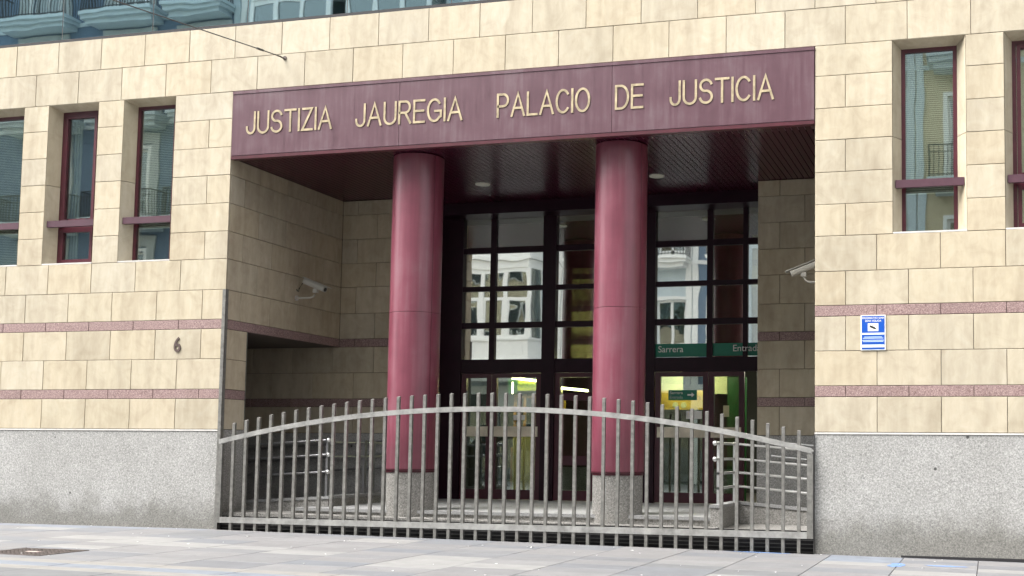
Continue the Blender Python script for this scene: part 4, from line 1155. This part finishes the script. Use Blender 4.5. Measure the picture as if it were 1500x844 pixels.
    for (a, b_, floors) in bays:
        for zf in list(floors):
            dp = 0.9; q = MB(); c = 0.45
            poly = [(a, YS+0.001), (b_, YS+0.001), (b_-c*0.6, YS+dp), (a+c*0.6, YS+dp)]
            def infl(t): return [(a-t, YS+0.001), (b_+t, YS+0.001), (b_-c*0.6+t, YS+dp+t), (a+c*0.6-t, YS+dp+t)]
            z0_ = zf-0.75
            if zf == FL[1]: q.prism(infl(-0.12), z0_-0.9, z0_-0.3); q.prism(infl(0.0), z0_-0.3, z0_-0.001)
            q.prism(infl(0.0), z0_+0.0, z0_+0.75); q.prism(infl(0.06), z0_+0.751, z0_+0.84)
            q.prism(infl(0.14), z0_-0.12, z0_-0.0011); q.prism(infl(0.03), z0_+3.781, z0_+4.07)
            xl, xr = a+c*0.6, b_-c*0.6; yf = YS+dp; nW = 3
            for i in range(nW+1):
                xx = xl+(xr-xl)*i/nW; q.box(xx-0.09, xx+0.09, yf-0.12, yf-0.01, z0_+0.841, z0_+3.78)
            q.box(xl, xr, yf-0.10, yf-0.02, z0_+2.42, z0_+2.56); q.box(xl, xr, yf-0.10, yf-0.02, z0_+0.841, z0_+0.97); q.box(xl, xr, yf-0.10, yf-0.02, z0_+3.6, z0_+3.78)
            for s_, xx in ((-1, a), (1, b_)): q.box(min(xx, xx-s_*0.1), max(xx, xx-s_*0.1), YS+0.001, YS+0.12, z0_+0.841, z0_+3.78)
            for i in range(nW):
                a3, b3 = xl+(xr-xl)*i/nW+0.09, xl+(xr-xl)*(i+1)/nW-0.09
                q.box(a3, a3+0.07, yf-0.09, yf-0.03, z0_+0.971, z0_+2.419); q.box(b3-0.07, b3, yf-0.09, yf-0.03, z0_+0.971, z0_+2.419)
                q.box(a3+0.15, b3-0.15, yf-0.001, yf+0.02, z0_+0.15, z0_+0.6)
            zf = z0_
            bw = add(q, 'bay_window', OWHITE if trim is OWHITE else trim, root)
            g = MB(); g.box(xl, xr, yf-0.07, yf-0.06, zf+0.84, zf+3.78)
            g.prism([(a+0.02, YS+0.1), (a+0.04, YS+0.1), (xl+0.02, yf-0.08), (xl, yf-0.08)], zf+0.84, zf+3.78); g.prism([(b_-0.04, YS+0.1), (b_-0.02, YS+0.1), (xr, yf-0.08), (xr-0.02, yf-0.08)], zf+0.84, zf+3.78)
            g.build('pane', G_OPP, bw)
            q = MB(); 
            for i in range(nW):
                if (i+int(zf)) % 2 == 0: q.box(xl+(xr-xl)*i/nW+0.12, xl+(xr-xl)*(i+1)/nW-0.12, yf-0.22, yf-0.20, zf+1.3, zf+3.7)
            q.box(a+0.1, b_-0.1, YS+0.03, YS+0.05, zf+0.9, zf+3.78)
            q.build('blind', plain('bay_blind', (0.36, 0.38, 0.30), 0.8) if 'bay_blind' not in bpy.data.materials else bpy.data.materials['bay_blind'], bw)
    return root
opp_building(-36.0, -25.6, 21.5, GREYF, OWHITE, 'grey apartment building across the street at the far left', balcs=[(-29.0, -26.6, FL[1:5])], wins=(-34, -31.5, -27.8))
opp_building(-25.6, -14.4, 23.0, BLUEF, PALEB, 'blue apartment building with iron balconies across the street', balcs=[(-24.6, -21.3, FL[1:6]), (-20.7, -17.5, FL[1:6]), (-17.1, -14.6, FL[1:6])], wins=(-23.0, -19.1, -15.9), panels=True)
FL2 = [1.98, 5.85, 10.05, 14.25, 18.45]
opp_building(-14.4, -5.2, 22.5, PALEB, OWHITE, 'pale building with stacked white bay windows across the street', bays=[(-13.6, -9.95, FL2[1:5]), (-9.75, -6.05, FL2[1:5])], fl=FL2)
FL3 = [1.98, 5.35, 9.15, 13.05, 16.95, 20.8]
opp_building(-5.2, 0.42, 22.0, PALEB, OWHITE, 'pale stucco building with white door surrounds and balconies across the street', balcs=[(-2.0, 0.4, FL3[2:5]), (-4.9, -3.0, FL3[2:5])], wins=(-0.45, -3.9), fl=FL3, wh=2.15)
opp_building(0.42, 2.6, 20.5, BLUEF, OWHITE, 'narrow blue building across the street', balcs=[(1.2, 2.5, FL3[2:5])], wins=(1.8,), fl=FL3, wh=2.15)
opp_building(2.6, 9.9, 21.0, GREYF, PALEB, 'grey stucco building across the street near the right', balcs=[(4.0, 6.4, FL[1:5])], wins=(5.2, 7.6))
opp_building(9.9, 20.0, 22.0, CREAMF, PALEB, 'cream building with iron balconies across the street', balcs=[(10.3, 12.8, FL[1:5]), (14.0, 16.4, FL[1:5])], wins=(11.5, 15.2, 18.2))
# neighbours beside the courthouse, outside the picture
for x0, x1, m_, lab in ((-30.0, -8.05, CREAMF, 'plain cream neighbour building left of the courthouse'), (17.55, 36.0, GREYF, 'plain grey neighbour building right of the courthouse')):
    nb = empty('neighbour_building', ((x0+x1)/2, 0.3, 0), lab, 'building')
    q = MB().box(x0, x1, 0.3, 12.0, -0.3, 15.0); add(q, 'wall', m_, nb)
    x = x0+1.2
    while x < x1-1.5:
        for zf in (1.0, 4.6, 8.0, 11.4):
            q = MB().box(x, x+1.2, 0.24, 0.298, zf, zf+2.0); wn = add(q, 'window', OWHITE, nb)
            MB().box(x+0.1, x+1.1, 0.22, 0.238, zf+0.1, zf+1.9).build('pane', SHOPD, wn)
        x += 2.6
print('stones', sum(1 for o in bpy.data.objects if o.name.startswith('stone')), 'slabs', sum(1 for o in bpy.data.objects if o.name.startswith('paving_slab')))

GR = {'security_camera': 'security cameras on the porch side walls', 'handrail': 'handrails of the two entrance ramps', 'ramp_kerb': 'granite kerbs of the two entrance ramps',
      'notice': 'notices on the entrance glass', 'apartment_building': 'apartment buildings across the street', 'neighbour_building': 'neighbour buildings beside the courthouse'}
for o in bpy.data.objects:
    if o.parent is None and o.name.split('.')[0] in GR: o['group'] = GR[o.name.split('.')[0]]
